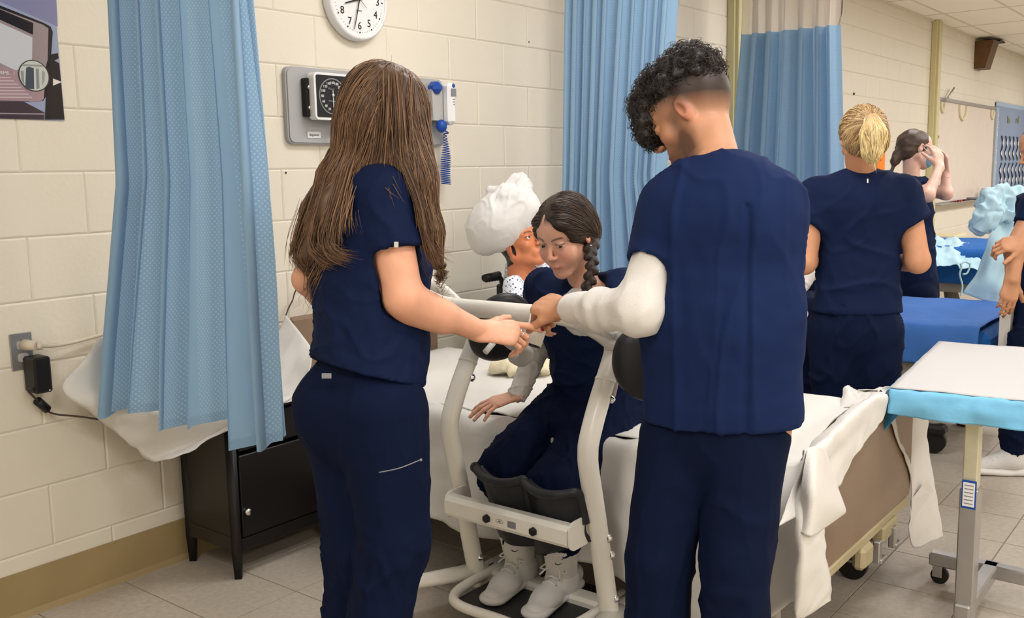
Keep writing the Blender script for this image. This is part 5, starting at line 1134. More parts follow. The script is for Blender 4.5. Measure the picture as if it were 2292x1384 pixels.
# long hair
up = hR[:, 2]
hull = [ell(hc+hR@A([0, -.014, .036]), A([.082, .100, .086]), hR, .03), ell(hc+hR@A([.0, -.05, -.02]), A([.080, .06, .09]), hR, .03)]
hull += [cap(pt(862, 260, 2.29), pt(806, 380, 2.32), .066, .072, .05, flat=.8, n=_f), cap(pt(800, 380, 2.36), pt(735, 480, 2.38), .075, .066, .05, flat=.6, n=_f), cap(pt(725, 480, 2.35), pt(706, 575, 2.36), .052, .045, .04, flat=.6, n=_f),
         cap(pt(770, 430, 2.29), pt(745, 530, 2.27), .038, .02, .03), cap(pt(905, 260, 2.24), pt(930, 400, 2.2), .052, .045, .04, flat=.8, n=_f), cap(pt(930, 400, 2.2), pt(963, 510, 2.19), .040, .024, .03, flat=.8, n=_f), cap(pt(963, 510, 2.19), pt(980, 580, 2.2), .023, .008, .03, flat=.8, n=_f)]
hull += [cap(pt(800, 350, 2.24), pt(756, 470, 2.20), .054, .046, .04, flat=.6, n=_f), cap(pt(862, 300, 2.25), pt(856, 375, 2.24), .060, .056, .04), cap(pt(752, 470, 2.20), pt(738, 560, 2.19), .046, .026, .03, flat=.5, n=_f), cap(pt(755, 400, 2.28), pt(700, 560, 2.27), .046, .034, .04, flat=.6, n=_f)]
hull.append(ell(hc+hR@A([0, .125, -.045]), A([.07, .06, .09]), hR, .015, 'sub'))
hcols = [(126, 95, 70), (106, 79, 57), (144, 112, 84), (90, 66, 48), (118, 87, 62)]
hf = lambda V: .003*ridge(V, 9, 0, A([0, 0, 1.]), 5)
hh = organic('hair', hull, .006, M['hair'], w1, fold=hf, col=lambda V: np.tile(A(s2l(84, 62, 45)), (len(V), 1))*(1+.25*noise(V, 12))[:, None])
crown = hc+hR@A([0, .0, .12])
tgt_b, tgt_f = pt(702, 600, 2.36), pt(985, 600, 2.2)
def flow1(P, t):
    s_ = (P-hc)@_r; top = np.clip((P[:, 2]-hc[2]+.02)/.1, 0, 1)[:, None]; out = (P-crown); out[:, 2] = np.minimum(out[:, 2], -.02); out /= np.linalg.norm(out, axis=1, keepdims=True)+1e-9
    tg = np.where((s_ > .012)[:, None], tgt_f, tgt_b)-P; tg /= np.linalg.norm(tg, axis=1, keepdims=True)+1e-9
    dn = A([0, 0, -1.])*.55+tg*.75
    return out*top*.9+dn*(1-top*.6)
strands('hair_strands', hull, flow1, 5200, .30, 13, .00105, M['hair'], hh, hcols, lift=.006, seed=2, stick=lambda P, t: np.where(P[:, 2] > hc[2]-.12, 1., .55), taper=.5)
# wisps over the shoulder and curled ends
def wisp(pts, n, sp, rad, seed, cols=hcols, parent=None, ends=.01):
    rg = np.random.default_rng(seed); base = A(smooth_path(pts, 5)); S = len(base); G = np.repeat(base[None], n, 0); t = np.linspace(0, 1, S)
    G = G+(rg.normal(size=(n, 1, 3))*sp)*(1-.3*t)[None, :, None]+(rg.normal(size=(n, 1, 3))*ends)*(t**2)[None, :, None]
    return tubes('hair_lock', G, rad, M['hair'], parent, cols, rg, .4)
for k, (pts, n, sp) in enumerate([
    ([(770, 380, 2.2), (745, 470, 2.16), (728, 530, 2.15), (742, 565, 2.15), (780, 578, 2.15)], 120, .007), ([(740, 400, 2.22), (712, 500, 2.19), (704, 550, 2.19), (728, 578, 2.18), (760, 585, 2.18)], 120, .009), ([(785, 380, 2.2), (765, 450, 2.15), (752, 500, 2.14), (748, 545, 2.13)], 90, .007), ([(800, 370, 2.2), (782, 430, 2.15), (770, 480, 2.13), (764, 520, 2.12)], 40, .007),
    ([(790, 370, 2.24), (760, 450, 2.2), (748, 510, 2.2), (752, 560, 2.2)], 40, .006), ([(700, 440, 2.33), (672, 520, 2.34), (664, 570, 2.34), (690, 598, 2.33)], 90, .008), ([(690, 460, 2.35), (665, 540, 2.36), (668, 600, 2.36)], 60, .008),
    ([(820, 370, 2.2), (800, 420, 2.17), (790, 470, 2.15), (796, 520, 2.13)], 14, .008), ([(850, 370, 2.2), (868, 410, 2.14), (890, 450, 2.12)], 8, .01),
    ([(930, 380, 2.18), (962, 480, 2.17), (972, 550, 2.18), (995, 574, 2.18)], 50, .004), ([(935, 400, 2.18), (958, 500, 2.18), (968, 570, 2.19), (988, 600, 2.2)], 60, .005), ([(868, 165, 2.2), (866, 250, 2.18), (858, 330, 2.185), (850, 392, 2.19)], 160, .012), ([(885, 170, 2.2), (892, 250, 2.17), (898, 340, 2.17), (915, 420, 2.16)], 110, .010), ([(900, 360, 2.16), (935, 450, 2.15), (950, 520, 2.16), (972, 585, 2.18)], 60, .006)]):
    wisp([pt(*p) for p in pts], n, sp, .0009, 20+k, parent=hh)
eye_ball('eye', hc, hR, HS, -1, (0, 1, -.4), w1); eye_ball('eye', hc, hR, HS, 1, (0, 1, -.4), w1)

# ---------------------------------------------------------------- 2. man seen from the back
HM = 1.0; hc = pt(1540, 256, 2.28); hR = basis(VIEW(-.78, -.52, .38), VIEW(-.42, .95, .15))
nk = pt(1600, 385, 2.18); che = pt(1610, 520, 2.16); wai = pt(1615, 750, 2.15); pel = pt(1620, 930, 2.18)
shL, shR = pt(1508, 462, 2.22), pt(1716, 458, 2.12)
elL, wrL = pt(1434, 696, 2.14), pt(1270, 690, 2.36); elR, wrR = pt(1752, 700, 2.28), pt(1640, 720, 2.48)
hpL, knL, anL = pt(1525, 985, 2.22), pt(1474, 1250, 2.2), gnd(pt(1470, 1620, 2.25)); hpR, knR, anR = pt(1668, 985, 2.14), pt(1648, 1250, 2.12), gnd(pt(1646, 1640, 2.15))
hd = VIEW(-.62, .10, .62); hn = VIEW(-.45, .75, -.35)
grip = A([XH, 1.49, ZH])
hp, tips = hand_prims(wrL, hd, hn, 1, curl=(1.05, 1.1, 1.1, 1.05), spread=.02, s=1.04, tcurl=.6, tspread=.5, bend2=1.25)
hp2, _t = hand_prims(wrR, VIEW(-.6, 0, .6), VIEW(0, 1, 0), -1, curl=.6)
SKM = A(s2l(196, 144, 112)); fdm = VIEW(-.3, 0, 1)*A([1, 1, 0])
P = head_prims(hc, hR, HM, fem=False, nose=1.25, jaw=1.12)+[cap(hc+hR@A([0, -.03, -.04]), nk+_r*.004, .050, .058, .03), ell(hc+hR@A([0, -.046, .028]), A([.070, .074, .076]), hR, .02)]
P += torso_prims(pel, wai, che, nk, shL, shR, .98)+limb(shL, elL, wrL, .055, .044, .03)+limb(shR, elR, wrR, .055, .042, .03)+hp+hp2+limb(hpL, knL, anL, .09, .06, .04)+limb(hpR, knR, anR, .09, .06, .04)+foot(anL, fdm)+foot(anR, fdm)
def scalpm(L):
    x, y, z = L.T; h = z-y*.5; w = np.clip((h+.030)/.085, 0, 1)**1.2*(y < .085); w = w*(np.abs(x) < .2); c = np.where((w > 0)[:, None], A(s2l(34, 26, 24)), 0)
    return np.clip(w*1.15, 0, .97)*np.clip((.085-y)/.03, 0, 1), A(s2l(34, 26, 24))
def stubm(L):
    x, y, z = L.T; w = np.clip((-.035-z)/.03, 0, 1)*np.clip((y+.01)/.03, 0, 1)*(z > -.13); side = np.exp(-((y-.028)/.016)**2)*np.clip((.02-z)/.03, 0, 1)*(np.abs(x) > .04); return np.clip(.55*w+.6*side*(z > -.1), 0, .7)
hcm = head_cols(hc, hR, HM, SKM, brow=(30, 22, 20), scalp=scalpm, stub=stubm)
mn = body_mesh('person', P, .006, [(hc-.15, hc+.15, .0028), (np.minimum(wrL, grip)-.06, np.maximum(wrL, grip)+.06, .0022)], SKM, lambda V, c: np.where((np.linalg.norm(V-hc, axis=1) < .165)[:, None], hcm(V), c))
tag(mn, 'man with curly black hair and faded sides in navy scrubs, back turned', 'person')
sd = nrm(shL-shR)
P = [cap(pt(1612, 900, 2.17), pt(1612, 720, 2.16), .174, .172, .06, flat=.72, side=sd), cap(pt(1612, 720, 2.16), pt(1612, 540, 2.17), .172, .168, .05, flat=.7, side=sd), cap(pt(1560, 500, 2.19), pt(1668, 496, 2.13), .115, .115, .05),
     cap(shL, pt(1585, 400, 2.2), .062, .05, .05), cap(shR, pt(1640, 400, 2.15), .062, .05, .05), cap(pt(1575, 440, 2.19), pt(1640, 436, 2.15), .075, .075, .05),
     cap(shL, shL+(elL-shL)*.62, .072, .068, .03, cut=(pt(1465, 592, 2.16), nrm(elL-shL+_r*-.02))), cap(shR, elR, .07, .066, .03, cut=(shR+(elR-shR)*.6, nrm(elR-shR))),
     cap(shL+(elL-shL)*.42, elL, .056, .056, .006, 'sub')]
hz = pt(1600, 962, 2.1); mf = clothf(.0045, 1.7, A([0, 0, 1.]), st=3.5)
def backf(V):
    s_ = (V-pt(1612, 700, 2.1))@_r; hh_ = np.clip((pt(0, 900, 2.1)[2]-V[:, 2])*-1, 0, 9); b_ = (V@_f) < (che@_f)
    return mf(V)-.006*np.exp(-((s_-.04)/.006)**2)*b_*(V[:, 2] < 1.33)
P = torso_prims(pel, wai, che, nk, shL, shR, .98, inf=.009)+P
shm = organic('tunic', P, .0068, M['navy2'], mn, cuts=[(hz, nrm(A([0, 0, -1.])+_r*.03))], fold=backf)
b = MB(); nb = pt(1600, 372, 2.17)
# trousers
P = [cap(pt(1610, 960, 2.18), pt(1610, 900, 2.18), .15, .148, .05, flat=.75, side=sd), cap(hpL, knL, .098, .077, .02), cap(knL, anL, .077, .074, .012), cap(hpR, knR, .096, .074, .02), cap(knR, anR, .074, .070, .012)]
mt = clothf(.006, 2.0, A([.3, .2, 1.]), st=2.2)
organic('trousers', P, .0075, M['navyp'], mn, cuts=[(A([0, 0, .05]), A([0, 0, -1.]))], fold=lambda V: mt(V)*np.clip(1.3-V[:, 2], .4, 1.2))
for an in (anL, anR):
    d_ = nrm(fdm); organic('shoe', [cap(an-d_*.04+A([0, 0, -.05]), an+d_*.16+A([0, 0, -.055]), .04, .038, .03), cap(an, an+d_*.1+A([0, 0, -.04]), .044, .036, .03)], .008, M['shoe'], mn, cuts=[(A([0, 0, .003]), A([0, 0, -1.]))])
# white undershirt sleeves
wd = nrm(wrL-elL)
P = [cap(shL+(elL-shL)*.35, elL, .056, .054, .02), cap(elL, elL+(wrL-elL)*.5, .052, .047, .03), cap(elL+(wrL-elL)*.5, wrL, .047, .036, .02, cut=(wrL-wd*.004, wd))]
def slf(V):
    t = (V-elL)@wd; q = np.sin(t*95+3*noise(V, 3)+6*((V-elL)@_u)*3); return .0018*q*np.clip(t*12+.4, .15, 1)*np.clip((.24-t)*12, .3, 1)+.002*ridge(V, 5)
organic('undershirt_sleeve', P, .005, M['white_knit'], mn, fold=slf)
P = [cap(shR+(elR-shR)*.35, elR, .055, .05, .02), cap(elR, wrR, .05, .035, .02)]
organic('undershirt_sleeve', P, .008, M['white_knit'], mn, fold=clothf(.003, 5))
# curly hair
hull = [ell(hc+hR@A([0, -.005, .078])*1., A([.078, .098, .062]), hR, .03), ell(hc+hR@A([0, -.058, .088]), A([.066, .058, .054]), hR, .03), ell(hc+hR@A([0, -.088, .060]), A([.058, .038, .040]), hR, .03), ell(hc+hR@A([0, .082, .055]), A([.062, .034, .05]), hR, .03), ell(hc+hR@A([.0, .104, .012]), A([.05, .02, .04]), hR, .03)]
hh = organic('hair', hull, .006, M['hair'], mn, fold=lambda V: .009*noise(V, 11)+.004*noise(V, 25), col=lambda V: np.tile(A(s2l(26, 20, 19)), (len(V), 1)))
rg = np.random.default_rng(5); Vh, Qh = sdf_mesh(hull, .01); Nh = vnorm(Vh, Qh); n = 1500; i_ = rg.integers(0, len(Vh), n); S = 22; t = np.linspace(0, 1, S)
ax1 = Nh[i_]+rg.normal(size=(n, 3))*.5; ax1 /= np.linalg.norm(ax1, axis=1, keepdims=True); u_ = np.cross(ax1, rg.normal(size=(n, 3))); u_ /= np.linalg.norm(u_, axis=1, keepdims=True); v_ = np.cross(ax1, u_)
rr = rg.uniform(.004, .010, n)[:, None]; fr = rg.uniform(1.0, 2.2, n)[:, None]; ph = rg.uniform(0, 6.28, n)[:, None]; ht = rg.uniform(.006, .022, n)[:, None]
G = Vh[i_][:, None]+ax1[:, None]*(ht*t[None]-.004)[..., None]+u_[:, None]*(rr*(np.cos(fr*6.28*t[None]+ph)-np.cos(ph)))[..., None]+v_[:, None]*(rr*(np.sin(fr*6.28*t[None]+ph)-np.sin(ph)))[..., None]
tubes('curls', G, .00085, M['hair'], hh, [(30, 23, 22), (44, 34, 31), (22, 18, 18), (60, 48, 42)], rg, .3)

# ---------------------------------------------------------------- 3. girl sitting on the bed
HG = .99; hc = px_(1265, 526, 2.40); hR = basis(VIEW(-.56, -.50, -.68), VIEW(-.03, 1, -.2), -.05)
nk = px_(1312, 645, 2.49); che = px_(1310, 735, 2.55); wai = px_(1325, 825, 2.61); pel = px_(1345, 884, 2.67)
shR, shL = px_(1222, 650, 2.5)+A([.03, .03, 0]), px_(1396, 652, 2.5)
elR, wrR = px_(1208, 772, 2.56), px_(1158, 884, 2.44); elL, wrL = px_(1400, 740, 2.36), px_(1295, 712, 2.12)
hpR, knR, anR = px_(1292, 893, 2.64), px_(1130, 1052, 2.27), px_(1166, 1252, 2.33); hpL, knL, anL = px_(1403, 910, 2.64), px_(1246, 1085, 2.27), px_(1258, 1280, 2.33)
hd = VIEW(-.9, -.3, -.1)
hp, tips = hand_prims(wrR, hd, hn, -1, curl=(.22, .2, .2, .25), spread=.2, s=.95, tcurl=.2, tspread=.8, bend2=1.)
hd2 = VIEW(-.8, .1, -.1); hp2, _t = hand_prims(wrL, hd2, VIEW(-.2, .8, -.4), -1, curl=1., s=.93, bend2=1.2)
SKG = A(s2l(222, 170, 146)); fg = nrm(A([-1, -.05, 0]))
P = head_prims(hc, hR, HG, asleep=.55, jaw=.9, smile=True)+[cap(hc+hR@A([0, -.03, -.045]), nk, .045, .05, .03)]+torso_prims(pel, wai, che, nk, shL, shR, .84)
P += limb(shR, elR, wrR, .042, .034, .025)+limb(shL, elL, wrL, .042, .034, .025)+hp+hp2+limb(hpR, knR, anR, .07, .05, .034)+limb(hpL, knL, anL, .07, .05, .034)+[cap(anR, anR+fg*.08-UZ*.05, .03, .02, .02), cap(anL, anL+fg*.08-UZ*.05, .03, .02, .02)]
hcm2 = head_cols(hc, hR, HG, SKG, lips=(178, 92, 82), brow=(62, 42, 32), blush=.3, smile=.0045, scalp=lambda L: (np.clip((L[:, 2]-.066)/.02+np.clip(-L[:, 1]/.04, 0, 1), 0, 1)*np.where(np.abs(L[:, 0]-.012) < .004, .2, .92)*(L[:, 1] < .088), A(s2l(58, 42, 34))))
gl = body_mesh('person', P, .006, [(hc-.14, hc+.14, .0020), (np.minimum(wrR, tips[1][0])-.045, np.maximum(wrR, tips[1][0])+.05, .0022)], SKG, lambda V, c: np.where((np.linalg.norm(V-hc, axis=1) < .15)[:, None], hcm2(V), c))
tag(gl, 'girl with a dark braid in navy scrubs seated on the bed, smiling down', 'person')
for g_ in (-1, 1): eye_ball('eye', hc, hR, HG, g_, (-.35, 1, -.28), gl, iris=(62, 40, 28))
sd = nrm(shL-shR)
P = [cap(pel, wai, .140, .125, .05, flat=.8, side=sd), cap(wai, che+UZ*.03, .125, .125, .05, flat=.85, side=sd),
     cap(shR, nk*.75+shR*.25-UZ*.02, .062, .06, .04), cap(shL, nk*.75+shL*.25-UZ*.02, .064, .06, .04), cap(shR*.6+nk*.4-UZ*.07, shL*.6+nk*.4-UZ*.07, .085, .09, .05),
     cap(shR, elR, .062, .056, .03, cut=(shR+(elR-shR)*.72, nrm(elR-shR))), cap(shL, elL, .064, .06, .03, cut=(shL+(elL-shL)*.75, nrm(elL-shL))), ell(nk-_f*.085+UZ*.012+_r*-.008, (.062, .06, .066), k=.015, op='sub')]
P = torso_prims(pel, wai, che, nk, shL, shR, .84, inf=.010)+P[:-1]+[ell((hpL+hpR)/2+A([-.05, 0, -.01]), (.1, .1, .07), k=.05)]+P[-1:]
organic('tunic', P, .0065, M['navy'], gl, cuts=[(pel-UZ*.02, nrm(A([.25, .1, -1.])))], fold=clothf(.006, 2.4, VIEW(1, .1, 0)))
P = [cap(pt(1310, 655, 2.93), pt(1300, 700, 2.93), .062, .09, .03, flat=.9, side=sd), cap(shR+(elR-shR)*.5, elR, .047, .045, .02), cap(elR, wrR+(elR-wrR)*.04, .045, .032, .02)]
P2 = [cap(shL+(elL-shL)*.5, elL, .047, .045, .02), cap(elL, wrL, .044, .032, .02)]
P3 = [ell(nk-_f*.02-UZ*.045+_r*-.008, (.075, .07, .052), k=.03), ell(nk-_f*.03-UZ*.09, (.09, .07, .06), k=.03)]
organic('undershirt', P3, .005, M['white_knit'], gl, fold=clothf(.002, 4), cuts=[(nk+UZ*.02, nrm(VIEW(0, 1, .25)))])
organic('undershirt_sleeve', P[1:], .005, M['white_knit'], gl, fold=clothf(.0045, 4.5, nrm(wrR-elR), st=.6)); organic('undershirt_sleeve', P2, .006, M['white_knit'], gl, fold=clothf(.004, 4.5))
P = [ell(pel-UZ*.005, (.14, .15, .09), k=.05), ell((hpL+hpR)/2+A([-.13, 0, -.02]), (.14, .09, .055), k=.05), cap(hpR, knR, .098, .084, .04), cap(knR, anR+A([0, 0, .06]), .078, .058, .03), cap(hpL, knL, .098, .086, .04), cap(knL, anL+A([0, 0, .06]), .078, .058, .03)]
organic('trousers', P, .007, M['navyp'], gl, cuts=[(A([0, 0, .235]), A([0, 0, -1.]))], fold=lambda V: clothf(.006, 2.6)(V))
def swoosh(c, u, v, s):
    pts = [(-1, .55), (-.85, -.1), (-.45, -.38), (.1, -.2), (1.1, .5), (.1, -.62), (-.5, -.78), (-1.0, -.45), (-1.12, .1)]
    return [(p[0]*s, p[1]*s*.62) for p in pts]
for an, kn_ in ((anR, knR), (anL, knL)):
    sk_ = organic('sock', [cap(an+nrm(kn_-an)*.12, an-A([0, 0, .02]), .056, .047, .02)], .006, M['white_knit'], gl, cuts=[(an+A([0, 0, .092]), A([0, 0, 1.]))])
    u = nrm(A([.35, -.9, 0])); o_ = an+nrm(A([-.93, -.5, 0]))*.054+nrm(kn_-an)*.055; u = nrm(np.cross(A([0, 0, 1.]), nrm(A([-.93, -.5, 0])))); b = MB(); b.prism(swoosh(0, 0, 0, .011), o_, u, UZ, .0012); b.build('check_mark', M['ink'], sk_)
    # sneaker
    f = nrm(A([-1, -.12, 0])); s_ = A([-f[1], f[0], 0]); g0 = A([an[0], an[1], .092]); hl = g0-f*.065
    P = [cap(hl+A([0, 0, .045]), g0+A([0, 0, .05]), .037, .036, .03), cap(g0+A([0, 0, .045]), g0+f*.11+A([0, 0, .03]), .040, .034, .03), cap(g0+f*.10+A([0, 0, .026]), g0+f*.165+A([0, 0, .016]), .044, .036, .03, flat=.75, n=UZ), cap(an-A([0, 0, .012]), an-A([0, 0, .04]), .05, .052, .02)]
    P.append(cap(an+A([0, 0, .06]), an+A([0, 0, .005]), .046, .044, .006, 'sub'))
    sh = organic('sneaker', P, .0042, M['shoe'], gl, cuts=[(g0+A([0, 0, .012]), A([0, 0, -1.]))])
    P = [cap(hl+A([0, 0, .012]), g0+f*.02+A([0, 0, .012]), .042, .041, .02, flat=.5, n=UZ), cap(g0+f*.02+A([0, 0, .012]), g0+f*.165+A([0, 0, .012]), .041, .046, .02, flat=.45, n=UZ)]
    organic('sole', P, .004, M['sole'], sh, cuts=[(g0+A([0, 0, .0]), A([0, 0, -1.])), (g0+A([0, 0, .026]), UZ)])
    b = MB()
    for k in range(5):
        c0 = g0+f*(.045+.020*k)+A([0, 0, .092-.0095*k]); b.tube([c0-s_*.022-A([0, 0, .006]), c0+A([0, 0, .002]), c0+s_*.022-A([0, 0, .006])], .0034, 6)
    c0 = g0+f*.035+A([0, 0, .098])
    for g_ in (-1, 1): b.tube(smooth_path([c0, c0+s_*g_*.025+A([0, 0, .014]), c0+s_*g_*.045+f*.02, c0+s_*g_*.02+f*.012-A([0, 0, .002]), c0]), .0026, 6); b.tube(smooth_path([c0, c0+s_*g_*.02+f*.02+A([0, 0, .004]), c0+s_*g_*.035+f*.045-A([0, 0, .01])]), .0024, 6)
    b.build('laces', M['white_knit'], sh)
    b = MB()
    for g_ in (-1, 1):
        for k in range(5): b.ball(g0+f*(.045+.020*k)+A([0, 0, .085-.009*k])+s_*g_*.027, .0022, 6)
    tag(b.build('eyelets', M['inkgrey'], sh), kind='stuff')
    b = MB(); b.tube(smooth_path([g0+f*.115+s_*.034+A([0, 0, .036]), g0+f*.130+A([0, 0, .056]), g0+f*.115-s_*.034+A([0, 0, .036])]), .0015, 5); b.build('toe_seam', M['greyplastic'], sh)
# dark hair, parted, drawn to a braid on her left
tie = hc+hR@A([-.075, -.045, -.035])
hull = [ell(hc+hR@A([0, -.018, .042]), A([.079, .1, .082]), hR, .02), ell(hc+hR@A([-.01, -.05, -.005]), A([.078, .062, .075]), hR, .03), ell(hc+hR@A([-.062, .012, .022]), A([.017, .045, .03]), hR, .02), ell(hc+hR@A([.06, .02, .028]), A([.018, .04, .028]), hR, .02)]
hull.append(ell(hc+hR@A([.0, .112, -.025]), A([.072, .062, .078]), hR, .012, 'sub'))
hull += [ell(hc+hR@A([-.046, .056, .070]), A([.030, .030, .018]), hR@np.array(Matrix.Rotation(-.5, 3, 'Y')), .014), ell(hc+hR@A([-.064, .034, .040]), A([.016, .032, .026]), hR, .012), ell(hc+hR@A([.043, .050, .070]), A([.022, .028, .016]), hR@np.array(Matrix.Rotation(.5, 3, 'Y')), .014), ell(hc+hR@A([.059, .032, .038]), A([.013, .026, .026]), hR, .012)]
part = cap(hc+hR@A([.014, .078, .085]), hc+hR@A([.012, -.02, .135]), .0035, .003, .006, 'sub'); hull2 = hull+[part]
hcg = [(66, 48, 38), (54, 39, 31), (84, 64, 50), (44, 32, 26)]
hh = organic('hair', hull2, .004, M['hair'], gl, fold=lambda V: .0015*ridge(V, 8, 0, nrm(tie-hc), 4), col=lambda V: np.tile(A(s2l(50, 36, 29)), (len(V), 1))*(1+.2*noise(V, 12))[:, None])
def flow3(P, t):
    L = (P-hc)@hR; away = np.where((L[:, :1] > .013), A([1., -.5, -.5]), A([-1., -.55, -.35])); back = A([-.3, -1, -.5])*1.; w = np.clip((.02-L[:, 1:2])/.08, 0, 1)
    tl = (tie-hc)@hR-L; tl /= np.linalg.norm(tl, axis=1, keepdims=True)+1e-9; d = away*(1-w)+tl*(w+.8*(L[:, :1] < .013)); return d@hR.T
strands('hair_strands', hull2, flow3, 2600, .11, 9, .0009, M['hair'], hh, hcg, lift=.003, seed=4, seedf=lambda P: (np.abs(((P-hc)@hR)[:, 0]-.013) > .004) & (((P-hc)@hR)[:, 2] > -.045), vox=.008)
bp = smooth_path([tie, px_(1320, 560, 2.42), px_(1326, 592, 2.40), px_(1320, 625, 2.39), px_(1312, 655, 2.38), px_(1300, 685, 2.38)], 8); nb = 15; P = []
Lb = A(bp); cum = np.concatenate([[0], np.cumsum(np.linalg.norm(np.diff(Lb, axis=0), axis=1))]); tot = cum[-1]
for k in range(nb):
    q = A([np.interp(tot*(k+.5)/nb, cum, Lb[:, i]) for i in range(3)]); tn = nrm(A([np.interp(min(tot, tot*(k+1)/nb), cum, Lb[:, i]) for i in range(3)])-q); g_ = 1 if k % 2 else -1
    e_ = nrm(tn*.85+_r*g_*.75); c0 = q+_r*g_*.0065; R_ = basis(e_, -_f); P.append(ell(c0, (.0125, .019, .0135), R_, .003))
P += [cap(tie-hR@A([-.02, -.0, -.0]), A(bp[6]), .024, .014, .02)]
br = organic('braid', P, .0028, M['hair'], hh, fold=lambda V: .0008*ridge(V, 28, 0, UZ, 2), col=lambda V: np.tile(A(s2l(48, 35, 29)), (len(V), 1))*(1+.3*noise(V, 18))[:, None])
b = MB(); q = hc+hR@A([-.083, .0, -.035]); b.ball(q, .003, 10); b.tube(smooth_path([q, q-UZ*.012, q-UZ*.028]), .0012, 6); b.build('earring', M['gold'], gl)

# ---------------------------------------------------------------- 4. blonde woman from the back
HB = 1.; hc = pt(1929, 312, 3.62); hR = basis(VIEW(.02, -.12, 1), VIEW(0, 1, .1))
nk = pt(1926, 400, 3.66); che = pt(1925, 480, 3.66); wai = pt(1922, 610, 3.66); pel = pt(1915, 715, 3.68)
shL, shR = pt(1824, 436, 3.68), pt(2024, 434, 3.64)
elL, wrL = pt(1800, 588, 3.66), pt(1848, 572, 3.86); elR, wrR = pt(2054, 585, 3.60), pt(2002, 590, 3.82)
hpL, knL, anL = pt(1868, 745, 3.7), pt(1875, 960, 3.7), A([3.62, 1.38, .09]); hpR, knR, anR = pt(1960, 745, 3.66), pt(1955, 960, 3.66), A([3.7, 1.2, .09])
anL, anR = gnd(pt(1878, 1110, 3.7)), gnd(pt(1952, 1110, 3.66))
hp, _t = hand_prims(wrL, VIEW(.7, .5, .5), VIEW(-.5, .3, -.6), -1, curl=.25); hp2, _t = hand_prims(wrR, VIEW(-.7, .3, .5), VIEW(.5, .3, -.6), 1, curl=.3)
fb = _f*A([1, 1, 0])
P = head_prims(hc, hR, HB)+[cap(hc+hR@A([0, -.03, -.04]), nk, .048, .054, .03)]+torso_prims(pel, wai, che, nk, shL, shR, .86)+limb(shL, elL, wrL, .052, .044, .028)+limb(shR, elR, wrR, .052, .044, .028)+hp+hp2
P += limb(hpL, knL, anL, .08, .055, .036)+limb(hpR, knR, anR, .08, .055, .036)+foot(anL, fb)+foot(anR, fb)
bl = body_mesh('person', P, .007, [(hc-.14, hc+.14, .0045)], SK2)
tag(bl, 'blonde woman with a ponytail in navy scrubs, seen from the back', 'person')
sd = nrm(shL-shR)
P = [cap(pt(1916, 700, 3.67), pt(1922, 610, 3.66), .162, .128, .05, flat=.72, side=sd), cap(pt(1922, 610, 3.66), pt(1925, 470, 3.66), .128, .165, .05, flat=.68, side=sd), cap(shL, nk-UZ*.03, .056, .05, .05), cap(shR, nk-UZ*.03, .056, .05, .05), cap(pt(1880, 460, 3.66), pt(1970, 460, 3.66), .085, .085, .05),
     cap(shL, elL, .066, .086, .03, cut=(shL+(elL-shL)*.5, nrm(elL-shL+_r*-.12))), cap(shR, elR, .066, .086, .03, cut=(shR+(elR-shR)*.5, nrm(elR-shR+_r*.12)))]
P += torso_prims(pel, wai, che, nk, shL, shR, .86, inf=.010)
tu = organic('tunic', P, .0085, M['navy'], bl, cuts=[(pt(1915, 705, 3.6), -UZ)], fold=clothf(.006, 1.9, VIEW(1, 0, 0)))
b = MB(); b.box(pt(1942, 405, 3.555), (.006, .002, .016), .0004, R=np.stack([_r, _f, _u], 1)); b.build('collar_tag', M['chrome'], tu)
P = [cap(pt(1913, 735, 3.68), pt(1915, 690, 3.68), .158, .15, .05, flat=.78, side=sd), cap(hpL, knL, .104, .085, .03), cap(knL, anL, .085, .075, .03), cap(hpR, knR, .104, .085, .03), cap(knR, anR, .085, .075, .03)]
organic('trousers', P, .009, M['navyp'], bl, cuts=[(A([0, 0, .05]), -UZ)], fold=clothf(.006, 1.8))
for an in (anL, anR): organic('shoe', [cap(an-fb*.04+A([0, 0, -.05]), an+fb*.14+A([0, 0, -.055]), .038, .036, .03)], .01, M['shoe'], bl, cuts=[(A([0, 0, .003]), -UZ)])
tie = hc+hR@A([-.004, -.118, .030])
hull = [ell(hc+hR@A([0, -.018, .032]), A([.081, .104, .09]), hR, .03), ell(hc+hR@A([.0, -.055, -.025]), A([.077, .055, .06]), hR, .03), ell(hc+hR@A([0, .1, -.06]), A([.08, .06, .09]), hR, .01, 'sub')]
cb = [(206, 174, 124), (184, 150, 106), (222, 192, 144), (150, 118, 84), (200, 166, 116)]
hh = organic('hair', hull, .006, M['hair'], bl, col=lambda V: np.tile(A(s2l(168, 134, 92)), (len(V), 1))*(1+.2*noise(V, 10))[:, None])
def flow4(P, t): d = tie-P; return d/(np.linalg.norm(d, axis=1, keepdims=True)+1e-9)
strands('hair_strands', hull, flow4, 1800, .11, 8, .0016, M['hair'], hh, cb, lift=.004, seed=8, vox=.012, stick=lambda P, t: (np.linalg.norm(P-tie, axis=1) > .02)*1., taper=.2)
pony = [cap(tie+hR@A([0, -.01, .0]), tie+hR@A([.0, -.016, -.05]), .028, .040, .02), cap(tie+hR@A([.0, -.016, -.05]), tie+hR@A([-.004, -.004, -.105]), .040, .034, .02)]
po = organic('ponytail', pony, .006, M['hair'], hh, col=lambda V: np.tile(A(s2l(190, 156, 104)), (len(V), 1)))
strands('ponytail_strands', pony, lambda P, t: np.tile(A([0, 0, -1.])-0.15*_f, (len(P), 1)), 900, .075, 7, .0016, M['hair'], po, [(238, 214, 156), (228, 200, 138), (246, 226, 176)], lift=.006, seed=9, stick=lambda P, t: np.full(len(P), .5), vox=.01, taper=.3)
